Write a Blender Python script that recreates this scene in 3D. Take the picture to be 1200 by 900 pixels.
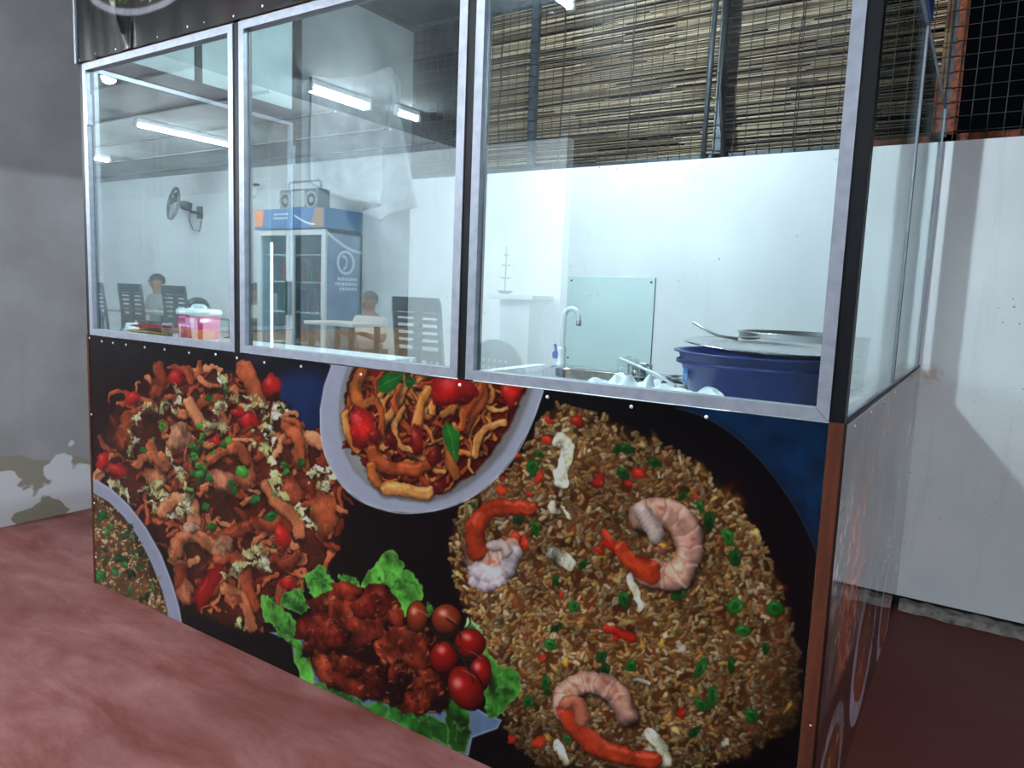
import bpy, bmesh, math, random
import numpy as np
from mathutils import Vector, Matrix

SC = bpy.context.scene
COL = SC.collection
for o in list(bpy.data.objects):
    bpy.data.objects.remove(o)
PI = math.pi

# ------------------------------------------------------------------ camera
FPX, YAW, PITCH, ROLL = 848.4845, .5742, .1186, .0392
CAM = np.array([2.6144, -1.3052, 1.0907])
PPX, PPY = 600.55, 447.77


def cam_axes():
    cy, sy, cp, sp = math.cos(YAW), math.sin(YAW), math.cos(PITCH), math.sin(PITCH)
    f = np.array([-sy * cp, cy * cp, -sp])
    r = np.array([cy, sy, 0.])
    u = np.cross(r, f)
    cr, sr = math.cos(ROLL), math.sin(ROLL)
    return cr * r + sr * u, -sr * r + cr * u, f


CR, CU, CF = cam_axes()
cam_d = bpy.data.cameras.new('camera')
cam = bpy.data.objects.new('camera', cam_d)
COL.objects.link(cam)
M = Matrix.Identity(4)
for i in range(3):
    M[i][0], M[i][1], M[i][2], M[i][3] = CR[i], CU[i], -CF[i], CAM[i]
cam.matrix_world = M
cam_d.sensor_fit = 'HORIZONTAL'
cam_d.sensor_width = 36
cam_d.lens = FPX * 36 / 1200
cam_d.shift_x = -(PPX - 600) / 1200
cam_d.shift_y = (PPY - 450) / 1200
cam_d.clip_start = .02
SC.camera = cam

# ------------------------------------------------------------------ world, exposure
w = bpy.data.worlds.new('night')
SC.world = w
w.use_nodes = True
w.node_tree.nodes['Background'].inputs[0].default_value = (.35, .45, .7, 1)
w.node_tree.nodes['Background'].inputs[1].default_value = .004
SC.view_settings.view_transform = 'Standard'
SC.view_settings.look = 'None'
SC.view_settings.gamma = 1
SC.view_settings.use_curve_mapping = False
SC.view_settings.exposure = 0.0
TUBE_E = 1000.      # emission of the hall's fluorescent tubes
BULB_E = 2600.      # emission of the bulb inside the stall

# key sizes (metres)
W, D = 2.4335, 1.661          # stall width, depth to the back wall
SILL, TOP = .90, 1.797        # glass sill, glass head
X1, X2, X3, X4, X5, P0 = .8187, .8444, 1.6214, 1.6443, 2.4087, .0244
YM = .797                     # joint of the two side panes
ZW = 1.677                    # head of the solid back wall
XL = -.896                    # left wall
ZC = 2.46                     # ceiling
YF = -4.286                   # far wall of the dining hall


# ------------------------------------------------------------------ helpers
def lin(c):
    out = []
    for v in c[:3]:
        v = v / 255.
        out.append(v / 12.92 if v <= .04045 else ((v + .055) / 1.055) ** 2.4)
    return tuple(out) + (1.,)


def mat(name, col, rough=.5, metal=0., spec=.5, noise=None, bump=None, emit=None, alpha=None, coat=0.):
    """col in sRGB 0-255; noise=(scale, col2, lo, hi[, stretch]); bump=(scale, strength)"""
    m = bpy.data.materials.new(name)
    m.use_nodes = True
    nt = m.node_tree
    b = nt.nodes['Principled BSDF']
    b.inputs['Base Color'].default_value = lin(col)
    b.inputs['Roughness'].default_value = rough
    b.inputs['Metallic'].default_value = metal
    b.inputs['Specular IOR Level'].default_value = spec
    b.inputs['Coat Weight'].default_value = coat
    if alpha is not None:
        b.inputs['Alpha'].default_value = alpha
    if emit:
        b.inputs['Emission Color'].default_value = (*emit[0], 1)
        b.inputs['Emission Strength'].default_value = emit[1]
    if noise or bump:
        tc = nt.nodes.new('ShaderNodeTexCoord')
    if noise:
        mp = nt.nodes.new('ShaderNodeMapping')
        if len(noise) > 4:
            mp.inputs['Scale'].default_value = noise[4]
        n = nt.nodes.new('ShaderNodeTexNoise')
        n.inputs['Scale'].default_value = noise[0]
        n.inputs['Detail'].default_value = 6
        r = nt.nodes.new('ShaderNodeValToRGB')
        r.color_ramp.elements[0].position = noise[2]
        r.color_ramp.elements[1].position = noise[3]
        r.color_ramp.elements[0].color = lin(col)
        r.color_ramp.elements[1].color = lin(noise[1])
        nt.links.new(tc.outputs['Object'], mp.inputs[0])
        nt.links.new(mp.outputs[0], n.inputs['Vector'])
        nt.links.new(n.outputs['Fac'], r.inputs[0])
        nt.links.new(r.outputs[0], b.inputs['Base Color'])
    if bump:
        n2 = nt.nodes.new('ShaderNodeTexNoise')
        n2.inputs['Scale'].default_value = bump[0]
        n2.inputs['Detail'].default_value = 5
        bp = nt.nodes.new('ShaderNodeBump')
        bp.inputs['Strength'].default_value = bump[1]
        bp.inputs['Distance'].default_value = .01
        nt.links.new(tc.outputs['Object'], n2.inputs['Vector'])
        nt.links.new(n2.outputs['Fac'], bp.inputs['Height'])
        nt.links.new(bp.outputs[0], b.inputs['Normal'])
    return m


class NB:
    """tiny node-graph helper"""

    def __init__(self, m):
        self.nt = m.node_tree

    def n(self, t, **kw):
        x = self.nt.nodes.new(t)
        for k, v in kw.items():
            setattr(x, k, v)
        return x

    def l(self, a, b):
        self.nt.links.new(a, b)

    def math(self, op, a, b=None, clamp=False):
        x = self.n('ShaderNodeMath', operation=op, use_clamp=clamp)
        for i, v in enumerate((a, b)):
            if v is None:
                continue
            if isinstance(v, (int, float)):
                x.inputs[i].default_value = v
            else:
                self.l(v, x.inputs[i])
        return x.outputs[0]

    def noise(self, vec, scale, detail=5, rough=.55):
        x = self.n('ShaderNodeTexNoise')
        x.inputs['Scale'].default_value = scale
        x.inputs['Detail'].default_value = detail
        x.inputs['Roughness'].default_value = rough
        if vec is not None:
            self.l(vec, x.inputs['Vector'])
        return x.outputs['Fac']

    def ramp(self, v, lo, hi):
        x = self.n('ShaderNodeMapRange', clamp=True)
        self.l(v, x.inputs[0])
        x.inputs[1].default_value = lo
        x.inputs[2].default_value = hi
        return x.outputs[0]

    def mix(self, f, a, b):
        x = self.n('ShaderNodeMix', data_type='RGBA')
        for s, v in ((0, f), (6, a), (7, b)):
            if isinstance(v, (int, float)):
                x.inputs[s].default_value = v
            elif isinstance(v, tuple):
                x.inputs[s].default_value = v
            else:
                self.l(v, x.inputs[s])
        return x.outputs[2]

    def scale(self, vec, s):
        x = self.n('ShaderNodeMapping')
        x.inputs['Scale'].default_value = s
        self.l(vec, x.inputs[0])
        return x.outputs[0]


def box(bm, x0, x1, y0, y1, z0, z1, mi=0):
    v = [bm.verts.new(p) for p in ((x0, y0, z0), (x1, y0, z0), (x1, y1, z0), (x0, y1, z0),
                                   (x0, y0, z1), (x1, y0, z1), (x1, y1, z1), (x0, y1, z1))]
    for f in ((0, 3, 2, 1), (4, 5, 6, 7), (0, 1, 5, 4), (1, 2, 6, 5), (2, 3, 7, 6), (3, 0, 4, 7)):
        bm.faces.new([v[i] for i in f]).material_index = mi


def prism(bm, pts, a0, a1, axis='y'):
    """extrude a 2-D outline; axis y: pts are (x,z); axis x: (y,z); axis z: (x,y)"""
    def P(p, a):
        return {'y': (p[0], a, p[1]), 'x': (a, p[0], p[1]), 'z': (p[0], p[1], a)}[axis]
    A = [bm.verts.new(P(p, a0)) for p in pts]
    B = [bm.verts.new(P(p, a1)) for p in pts]
    n = len(pts)
    bm.faces.new(A)
    bm.faces.new(B[::-1])
    for i in range(n):
        bm.faces.new((A[i], B[i], B[(i + 1) % n], A[(i + 1) % n]))


def tube(bm, pts, r, seg=8, cap=True):
    """swept tube along points; r a number or list"""
    pts = [Vector(p) for p in pts]
    n = len(pts)
    rs = r if isinstance(r, (list, tuple)) else [r] * n
    rings = []
    t = (pts[1] - pts[0]).normalized()
    ref = Vector((0, 0, 1)) if abs(t.z) < .9 else Vector((1, 0, 0))
    nx = t.cross(ref).normalized()
    for i in range(n):
        if i == 0:
            t = pts[1] - pts[0]
        elif i == n - 1:
            t = pts[-1] - pts[-2]
        else:
            t = pts[i + 1] - pts[i - 1]
        t.normalize()
        nx = (nx - t * nx.dot(t))
        nx.normalize()
        ny = t.cross(nx)
        rings.append([bm.verts.new(pts[i] + (nx * math.cos(a) + ny * math.sin(a)) * rs[i])
                      for a in (2 * PI * k / seg for k in range(seg))])
    for i in range(n - 1):
        for k in range(seg):
            bm.faces.new((rings[i][k], rings[i][(k + 1) % seg], rings[i + 1][(k + 1) % seg], rings[i + 1][k])).smooth = True
    if cap:
        bm.faces.new(rings[0][::-1])
        bm.faces.new(rings[-1])


def lathe(bm, prof, c=(0, 0, 0), seg=24, sx=1., sy=1., close=True):
    """prof: list of (radius, z)"""
    rings = []
    for r, z in prof:
        if r < 1e-6:
            rings.append([bm.verts.new((c[0], c[1], c[2] + z))])
        else:
            rings.append([bm.verts.new((c[0] + sx * r * math.cos(2 * PI * k / seg), c[1] + sy * r * math.sin(2 * PI * k / seg), c[2] + z)) for k in range(seg)])
    for a, b in zip(rings[:-1], rings[1:]):
        for k in range(seg):
            q = [a[k % len(a)], a[(k + 1) % len(a)], b[(k + 1) % len(b)], b[k % len(b)]]
            u = []
            for v in q:
                if v not in u:
                    u.append(v)
            if len(u) > 2:
                bm.faces.new(u).smooth = True


def obj(name, bm, material, parent=None, bevel=0., loc=None):
    bmesh.ops.recalc_face_normals(bm, faces=bm.faces)
    me = bpy.data.meshes.new(name)
    bm.to_mesh(me)
    bm.free()
    o = bpy.data.objects.new(name, me)
    COL.objects.link(o)
    for m in (material if isinstance(material, (list, tuple)) else [material]):
        me.materials.append(m)
    if parent:
        o.parent = parent
    if loc:
        o.location = loc
    if bevel:
        b = o.modifiers.new('bevel', 'BEVEL')
        b.width = bevel
        b.segments = 2
        b.limit_method = 'ANGLE'
    return o


def new():
    return bmesh.new()


def bx(name, m, x0, x1, y0, y1, z0, z1, parent=None, bevel=0.):
    bm = new()
    box(bm, x0, x1, y0, y1, z0, z1)
    return obj(name, bm, m, parent, bevel)


def tag(o, label, cat, group=None):
    o['label'] = label
    o['category'] = cat
    if group:
        o['group'] = group
    return o


def struct(o, label=None):
    o['kind'] = 'structure'
    if label:
        o['label'] = label
    return o


def stuff(o):
    o['kind'] = 'stuff'
    return o


def thing(name, label, cat, loc=(0, 0, 0), rz=0., group=None):
    o = bpy.data.objects.new(name, None)
    COL.objects.link(o)
    o.empty_display_size = .05
    o.location = loc
    o.rotation_euler = (0, 0, rz)
    return tag(o, label, cat, group)


def dup(root, loc, rz, label):
    r = root.copy()
    COL.objects.link(r)
    r.location = loc
    r.rotation_euler = (0, 0, rz)
    r['label'] = label
    for ch in list(root.children):
        c = ch.copy()
        COL.objects.link(c)
        c.parent = r
        for g in list(ch.children):
            d = g.copy()
            COL.objects.link(d)
            d.parent = c
    return r


# ------------------------------------------------------------------ materials
M_alu = mat('aluminium', (134, 140, 152), .42, .35, noise=(40, (120, 126, 138), .4, .7))
M_post = mat('dark_powder_coat', (11, 13, 17), .45, .0, spec=.12, noise=(200, (50, 56, 64), .7, .8))
M_wood = mat('brown_timber', (78, 38, 22), .7, spec=.15, noise=(60, (58, 26, 15), .3, .7, (1, 1, .08)), bump=(80, .2))
M_ply = mat('plywood_back', (150, 120, 90), .7, noise=(30, (120, 92, 66), .3, .7))
M_screw = mat('screw_metal', (225, 225, 230), .3, .6)
M_steel = mat('stainless_steel', (200, 203, 206), .22, 1., noise=(90, (150, 153, 156), .35, .7))
M_steel2 = mat('brushed_steel', (190, 192, 194), .32, .95)
M_white_pl = mat('white_plastic', (232, 236, 240), .3)
M_blue_pl = mat('blue_plastic', (22, 62, 168), .3)
M_top = mat('white_laminate', (226, 230, 232), .35, noise=(25, (205, 210, 212), .45, .8))
M_black = mat('black_plastic', (14, 14, 16), .4)
M_dark = mat('dark_cavity', (10, 9, 9), .9)
M_rust = mat('rusty_steel', (128, 62, 34), .8, .2, noise=(45, (70, 46, 38), .42, .62), bump=(120, .5))
M_iron = mat('grey_painted_iron', (62, 72, 82), .55, .3, noise=(30, (40, 44, 48), .4, .7))
M_wire = mat('galvanised_wire', (46, 46, 44), .6, .3)
M_tube_on = mat('lit_tube', (255, 255, 255), .4, emit=((.86, .95, 1.), TUBE_E))
M_bulb_on = mat('lit_bulb', (255, 255, 255), .4, emit=((.87, .95, 1.), BULB_E))


def plaster(name, base, dirt, speck, streak, stains=(), patches=None, rough=.75, specks=.17):
    """painted cement plaster: mottling, specks, runs from the top edge, spots (x,y,z,r,col)"""
    m = mat(name, base, rough, bump=(35, .12))
    g = NB(m)
    b = m.node_tree.nodes['Principled BSDF']
    tc = g.n('ShaderNodeTexCoord').outputs['Object']
    n1 = g.noise(tc, 3.2, 8, .6)
    c = g.mix(g.ramp(n1, .35, .75), lin(base), lin(dirt))
    n2 = g.noise(g.scale(tc, (9, 9, .7)), 1.6, 6, .6)
    c = g.mix(g.math('MULTIPLY', g.ramp(n2, .58, .78), .35), c, lin(streak))
    v = g.n('ShaderNodeTexVoronoi')
    v.inputs['Scale'].default_value = 30
    v.inputs['Randomness'].default_value = 1
    g.l(tc, v.inputs['Vector'])
    n3 = g.noise(tc, 2.3, 3)
    thr = g.math('MULTIPLY', g.ramp(n3, .42, .7), specks)
    sp = g.math('LESS_THAN', v.outputs['Distance'], thr)
    c = g.mix(g.math('MULTIPLY', sp, .7), c, lin(speck))
    if patches:                       # flaked paint low on the wall
        sx = g.n('ShaderNodeSeparateXYZ')
        g.l(tc, sx.inputs[0])
        low = g.ramp(sx.outputs['Z'], patches[0], patches[1])
        n4 = g.noise(tc, 2.1, 3, .5)
        f = g.math('SUBTRACT', n4, g.math('MULTIPLY', low, .4))
        c = g.mix(g.ramp(f, .42, .44), c, lin(patches[2]))
        n5 = g.noise(g.scale(tc, (1, 1.2, 1.7)), 3.1, 3, .5)
        f5 = g.math('SUBTRACT', n5, g.math('MULTIPLY', low, .4))
        c = g.mix(g.ramp(f5, .46, .475), c, lin(patches[3]))
    for (x, y, z, r, col) in stains:
        d = g.n('ShaderNodeVectorMath', operation='DISTANCE')
        g.l(tc, d.inputs[0])
        d.inputs[1].default_value = (x, y, z)
        dd = g.math('ADD', d.outputs['Value'], g.math('MULTIPLY', g.math('SUBTRACT', g.noise(tc, 60, 4), .5), r * 1.6))
        f = g.math('SUBTRACT', 1., g.ramp(dd, 0, r))
        c = g.mix(g.math('MULTIPLY', f, .8), c, lin(col))
    g.l(c, b.inputs['Base Color'])
    return m


M_wall_back = plaster('white_plaster', (226, 229, 234), (212, 216, 224), (90, 88, 86), (186, 186, 186),
                      stains=((2.472, D - .02, .872,   .042, (176, 112, 40)),))
M_wall_left = plaster('grey_plaster', (134, 133, 137), (115, 112, 114), (70, 66, 62), (120, 116, 112),
                      patches=(.1, .75, (118, 114, 102), (172, 172, 178)), specks=.07)
M_wall_hall = plaster('hall_white_plaster', (226, 232, 236), (212, 218, 222), (120, 120, 120), (190, 196, 200))

# red oxide cement floor with dusty wipe marks
M_floor = mat('red_oxide_floor', (120, 60, 56), .55, spec=.25)
_g = NB(M_floor)
_b = M_floor.node_tree.nodes['Principled BSDF']
_tc = _g.n('ShaderNodeTexCoord').outputs['Object']
_rot = _g.n('ShaderNodeMapping')
_rot.inputs['Rotation'].default_value = (0, 0, .55)
_rot.inputs['Scale'].default_value = (1.1, 3.2, 1)
_g.l(_tc, _rot.inputs[0])
_d = _g.n('ShaderNodeTexNoise')
_d.inputs['Scale'].default_value = 2.2
_d.inputs['Detail'].default_value = 9
_d.inputs['Roughness'].default_value = .7
_d.inputs['Distortion'].default_value = .35
_g.l(_rot.outputs[0], _d.inputs['Vector'])
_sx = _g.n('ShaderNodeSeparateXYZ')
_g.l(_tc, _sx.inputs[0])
_dust_shade = _g.ramp(_g.math('ADD', _sx.outputs['X'], _g.math('MULTIPLY', _g.noise(_tc, 1.1, 3), 1.2)), 3.1, 2.2)   # dust kept to the left; shade on the right floor painted in by colour
_c = _g.mix(_g.math('MULTIPLY', _g.ramp(_d.outputs['Fac'], .34, .74), _dust_shade), lin((94, 42, 36)), lin((146, 104, 103)))
_n2 = _g.noise(_tc, 1.3, 4)
_c = _g.mix(_g.math('MULTIPLY', _g.ramp(_n2, .45, .7), .5), _c, lin((82, 37, 34)))
_n3 = _g.noise(_tc, 60, 3)
_c = _g.mix(_g.math('MULTIPLY', _g.ramp(_n3, .62, .75), .35), _c, lin((72, 34, 33)))
_g.l(_c, _b.inputs['Base Color'])
_g.l(_g.math('ADD', .42, _g.math('MULTIPLY', _d.outputs['Fac'], .25)), _b.inputs['Roughness'])
_bp = _g.n('ShaderNodeBump')
_bp.inputs['Strength'].default_value = .15
_bp.inputs['Distance'].default_value = .01
_g.l(_d.outputs['Fac'], _bp.inputs['Height'])
_g.l(_bp.outputs[0], _b.inputs['Normal'])

M_ceil = mat('grey_ceiling_board', (196, 202, 206), .7, noise=(2.5, (172, 178, 182), .35, .7))
M_batten = mat('ceiling_batten', (120, 126, 130), .7)


def glass(name, tint, R0, dust, scratch, rough=0.):
    """thin pane: clear transmission with tint, mirror part growing towards grazing, dust film and scratches"""
    m = bpy.data.materials.new(name)
    m.use_nodes = True
    nt = m.node_tree
    for x in list(nt.nodes):
        nt.nodes.remove(x)
    g = NB(m)
    out = g.n('ShaderNodeOutputMaterial')
    tr = g.n('ShaderNodeBsdfTransparent')
    tr.inputs[0].default_value = tint
    gl = g.n('ShaderNodeBsdfGlossy')
    gl.inputs['Roughness'].default_value = rough
    gl.inputs['Color'].default_value = (.93, 1., 1., 1)
    lw = g.n('ShaderNodeLayerWeight')
    lw.inputs['Blend'].default_value = .5
    f = g.math('ADD', R0, g.math('MULTIPLY', g.math('POWER', lw.outputs['Facing'], 4.), 1 - R0))
    mx = g.n('ShaderNodeMixShader')
    g.l(f, mx.inputs[0])
    g.l(tr.outputs[0], mx.inputs[1])
    g.l(gl.outputs[0], mx.inputs[2])
    last = mx.outputs[0]
    if dust or scratch:
        tc = g.n('ShaderNodeTexCoord').outputs['Object']
        smear = g.ramp(g.noise(g.scale(tc, (1.2, 1, .8)), 3.5, 7, .62), .38, .8)
        fine = g.ramp(g.noise(g.scale(tc, (60, 1, 9)), 2., 4, .6), .62, .8)
        fine2 = g.ramp(g.noise(g.scale(tc, (9, 1, 70)), 2., 4, .6), .66, .8)
        spots = g.ramp(g.noise(tc, 55, 2), .74, .78)
        a = g.math('ADD', g.math('MULTIPLY', smear, dust), g.math('MULTIPLY', g.math('ADD', fine, fine2), scratch))
        a = g.math('ADD', a, g.math('MULTIPLY', spots, scratch * 8.))
        rg = g.n('ShaderNodeBsdfGlossy')
        rg.inputs['Roughness'].default_value = .32
        rg.inputs['Color'].default_value = (.9, .95, 1, 1)
        df = g.n('ShaderNodeBsdfDiffuse')
        df.inputs[0].default_value = (.8, .85, .88, 1)
        mm = g.n('ShaderNodeMixShader')
        mm.inputs[0].default_value = .6
        g.l(rg.outputs[0], mm.inputs[1])
        g.l(df.outputs[0], mm.inputs[2])
        m2 = g.n('ShaderNodeMixShader')
        g.l(a, m2.inputs[0])
        g.l(last, m2.inputs[1])
        g.l(mm.outputs[0], m2.inputs[2])
        last = m2.outputs[0]
    g.l(last, out.inputs[0])
    return m


M_glass = glass('stall_glass', (.87, .94, .94, 1), .155, .024, .014)
M_glass_side = glass('side_glass', (.90, .95, .95, 1), .06, .01, .012)
M_glass_clear = glass('clear_glass', (.86, .95, .95, 1), .05, 0, 0)


# ------------------------------------------------------------------ the setting
def build_room():
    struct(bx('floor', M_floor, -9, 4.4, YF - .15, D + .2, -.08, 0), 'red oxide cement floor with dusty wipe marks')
    c = struct(bx('ceiling', M_ceil, -9, -1.75, YF - .15, -.02, ZC, ZC + .06), 'pale ceiling boards over the left of the hall')
    struct(bx('ceiling_dark', mat('dark_roof_sheet', (58, 64, 68), .7, noise=(3, (44, 48, 52), .35, .7)), -1.75, 2.2, YF - .15, -.02, ZC, ZC + .06), 'dark roof sheets over the right of the hall')
    bm = new()
    y = YF + .3
    while y < -.1:
        box(bm, -9, -1.76, y - .012, y + .012, ZC - .012, ZC)
        y += .61
    obj('batten', bm, M_batten, c)
    struct(bx('ceiling_stall', bpy.data.materials['dark_roof_sheet'], XL - .14, 4.2, -.02, D + .45, ZC, ZC + .06), 'dark roof sheets over the stall')
    struct(bx('trim_5', M_batten, 3.17, 3.23, YF - .1, -.03, ZC - .02, ZC + .04), 'added ceiling beam carrying the unseen fill lamp behind the viewer')  # added only to hold the fill lamp
    # back wall behind the stall, with a crack and a rough kerb at its foot
    wb = struct(bx('wall_back', M_wall_back, XL - .15, 4.2, D, D + .13, .042, ZW), 'white painted back wall with the mesh windows on top')
    struct(bx('wall_gap', M_dark, XL - .15, 4.2, D + .012, D + .12, 0, .042), 'dark crack at the foot of the back wall')
    bm = new()
    rnd = random.Random(3)
    xs = [W + .012 + i * .03 for i in range(60)]
    prev = None
    for x in xs:
        yy = D - .035 - rnd.random() * .018
        z = .022 + rnd.random() * .008
        ring = [bm.verts.new(p) for p in ((x, yy, 0), (x, yy + .01, z), (x, D + .02, z + .004), (x, D + .02, 0))]
        if prev:
            for k in range(4):
                bm.faces.new((prev[k], prev[(k + 1) % 4], ring[(k + 1) % 4], ring[k]))
        else:
            bm.faces.new(ring)
        prev = ring
    bm.faces.new(prev[::-1])
    struct(obj('trim_1', bm, mat('rough_cement_kerb', (150, 146, 142), .9, noise=(30, (90, 84, 80), .4, .7), bump=(60, .6))), 'rough cement kerb along the foot of the back wall')
    # wall on the left, ends in a dark doorway by the back wall
    struct(bx('wall_left', M_wall_left, XL - .14, XL, 0, 1.49, 0, ZC), 'stained grey plaster wall left of the stall')
    d = struct(bx('door_1', mat('dark_door', (36, 40, 46), .6, noise=(12, (26, 28, 32), .4, .6, (1, 1, .1))), XL - .11, XL - .06, 1.49, D, 0, ZC), 'dark door at the end of the left wall')
    bx('door_handle', M_steel2, XL - .06, XL - .03, 1.53, 1.56, .95, 1.05, d)
    # the dining hall behind the viewer, seen in the glass
    struct(bx('wall_hall_front', M_wall_hall, -9, XL - .14, 0, .14, 0, ZC), 'hall wall left of the stall corner')
    struct(bx('wall_far', M_wall_hall, -9, -.55, YF - .12, YF, 0, ZC), 'white far wall of the dining hall')
    struct(bx('wall_hall_left', M_wall_hall, -9.1, -9, YF - .12, .14, 0, ZC), 'white end wall of the dining hall')


build_room()


# mesh windows on the back wall
def build_windows():
    bays = ((-.11, .72, M_iron), (.72, 1.62, M_iron), (1.62, 2.435, M_iron), (2.435, 4.2, M_rust))
    for i, (a, b, m) in enumerate(bays):
        t = .030 if m is M_rust else .022
        bm = new()
        box(bm, a, b, D + .03, D + .055, ZW, ZW + t)
        root = struct(obj('window_%d' % (i + 1), bm, m), 'wire mesh window over the back wall')
        bx('frame_bar', m, a, a + t, D + .03, D + .055, ZW, ZC, root)
        bx('frame_bar', m, b - t * .7, b, D + .03, D + .055, ZW, ZC, root)
        bx('frame_bar', m, a, b, D + .03, D + .055, ZC - t, ZC, root)
        bm = new()
        x = a + .02
        rnd = random.Random(i)
        while x < b:
            tube(bm, [(x + rnd.uniform(-.002, .002), D + .026 + rnd.uniform(-.001, .001), ZW + k * (ZC - ZW) / 3) for k in range(4)], .0017, 4, False)
            x += .0485
        z = ZW + .035
        while z < ZC:
            tube(bm, [(a + k * (b - a) / 4, D + .024, z + rnd.uniform(-.0025, .0025)) for k in range(5)], .0017, 4, False)
            z += .0505
        stuff(obj('wire_mesh', bm, M_wire, root))
    # leaning iron bars between the bays
    bm = new()
    tube(bm, [(1.575, D + .01, ZW), (1.59, D + .01, ZC)], .011, 8)
    struct(obj('trim_2', bm, M_iron), 'grey iron rod before the window mesh')
    bm = new()
    tube(bm, [(1.662, D + .012, ZW), (1.628, D + .012, 1.95), (1.63, D + .012, ZC)], .009, 8)
    struct(obj('trim_3', bm, mat('black_iron', (20, 20, 22), .6)), 'black iron rod before the window mesh')
    # outer post of rusty angle iron by the uncovered window
    struct(bx('trim_4', mat('dark_red_post', (70, 40, 30), .8, noise=(20, (96, 84, 60), .4, .65)), 2.395, 2.43, D + .06, D + .1, ZW, ZC), 'rusty brown outer window post')
    # reed blind hung outside the mesh
    m = mat('reed', (190, 165, 130), .7)
    g = NB(m)
    at = g.n('ShaderNodeAttribute', attribute_name='reed_colour')
    g.l(at.outputs['Color'], m.node_tree.nodes['Principled BSDF'].inputs['Base Color'])
    root = thing('reed_blind', 'brown reed blind hanging behind the window mesh', 'blind', (1.4, D + .1, ZW + .004))
    rnd = random.Random(11)
    bm = new()
    cl = bm.verts.layers.float_color.new('reed_colour')
    z = .002
    while z < ZC - ZW - .01:
        x = -1.05 - rnd.random() * .05
        hh = rnd.uniform(.0035, .0075)
        while x < 1.02:
            L = rnd.uniform(.5, 1.3)
            x1 = min(x + L, 1.025)
            base = rnd.choice(((160, 140, 116), (184, 164, 138), (138, 116, 92), (200, 182, 156), (114, 92, 72), (76, 62, 50)))
            s = rnd.uniform(.75, 1.1)
            c = lin([min(255, v * s) for v in base])
            sl = rnd.uniform(-.012, .012) / 1.0
            n = 6
            ph = rnd.random() * 6
            prev = None
            y0 = rnd.uniform(-.006, .006)
            for k in range(n + 1):
                xx = x + (x1 - x) * k / n
                zz = z + sl * (xx - x) + .0018 * math.sin(ph + xx * 5)
                t = hh * (1 - .25 * k / n) * .5
                ring = [bm.verts.new(p) for p in ((xx, y0 - t, zz), (xx, y0, zz + t), (xx, y0 + t, zz), (xx, y0, zz - t))]
                for v in ring:
                    v[cl] = c
                if prev:
                    for q in range(4):
                        bm.faces.new((prev[q], prev[(q + 1) % 4], ring[(q + 1) % 4], ring[q]))
                else:
                    bm.faces.new(ring)
                prev = ring
            bm.faces.new(prev[::-1])
            x = x1 - rnd.uniform(0, .02)
        z += hh * .86
    stuff(obj('reeds', bm, m, root))
    bm = new()
    for x in (-.9, -.55, -.2, .15, .5, .85):
        tube(bm, [(x + rnd.uniform(-.01, .01), -.012, zz) for zz in np.linspace(0, ZC - ZW - .02, 8)], .0022, 5)
    obj('binding_string', bm, mat('string', (52, 44, 38), .8), root)
    bm = new()
    tube(bm, [(.73, -.02, .03), (.75, -.022, .3), (.79, -.02, .7)], .003, 5)
    obj('cord', bm, mat('blue_cord', (60, 66, 120), .7), root)


build_windows()


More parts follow.
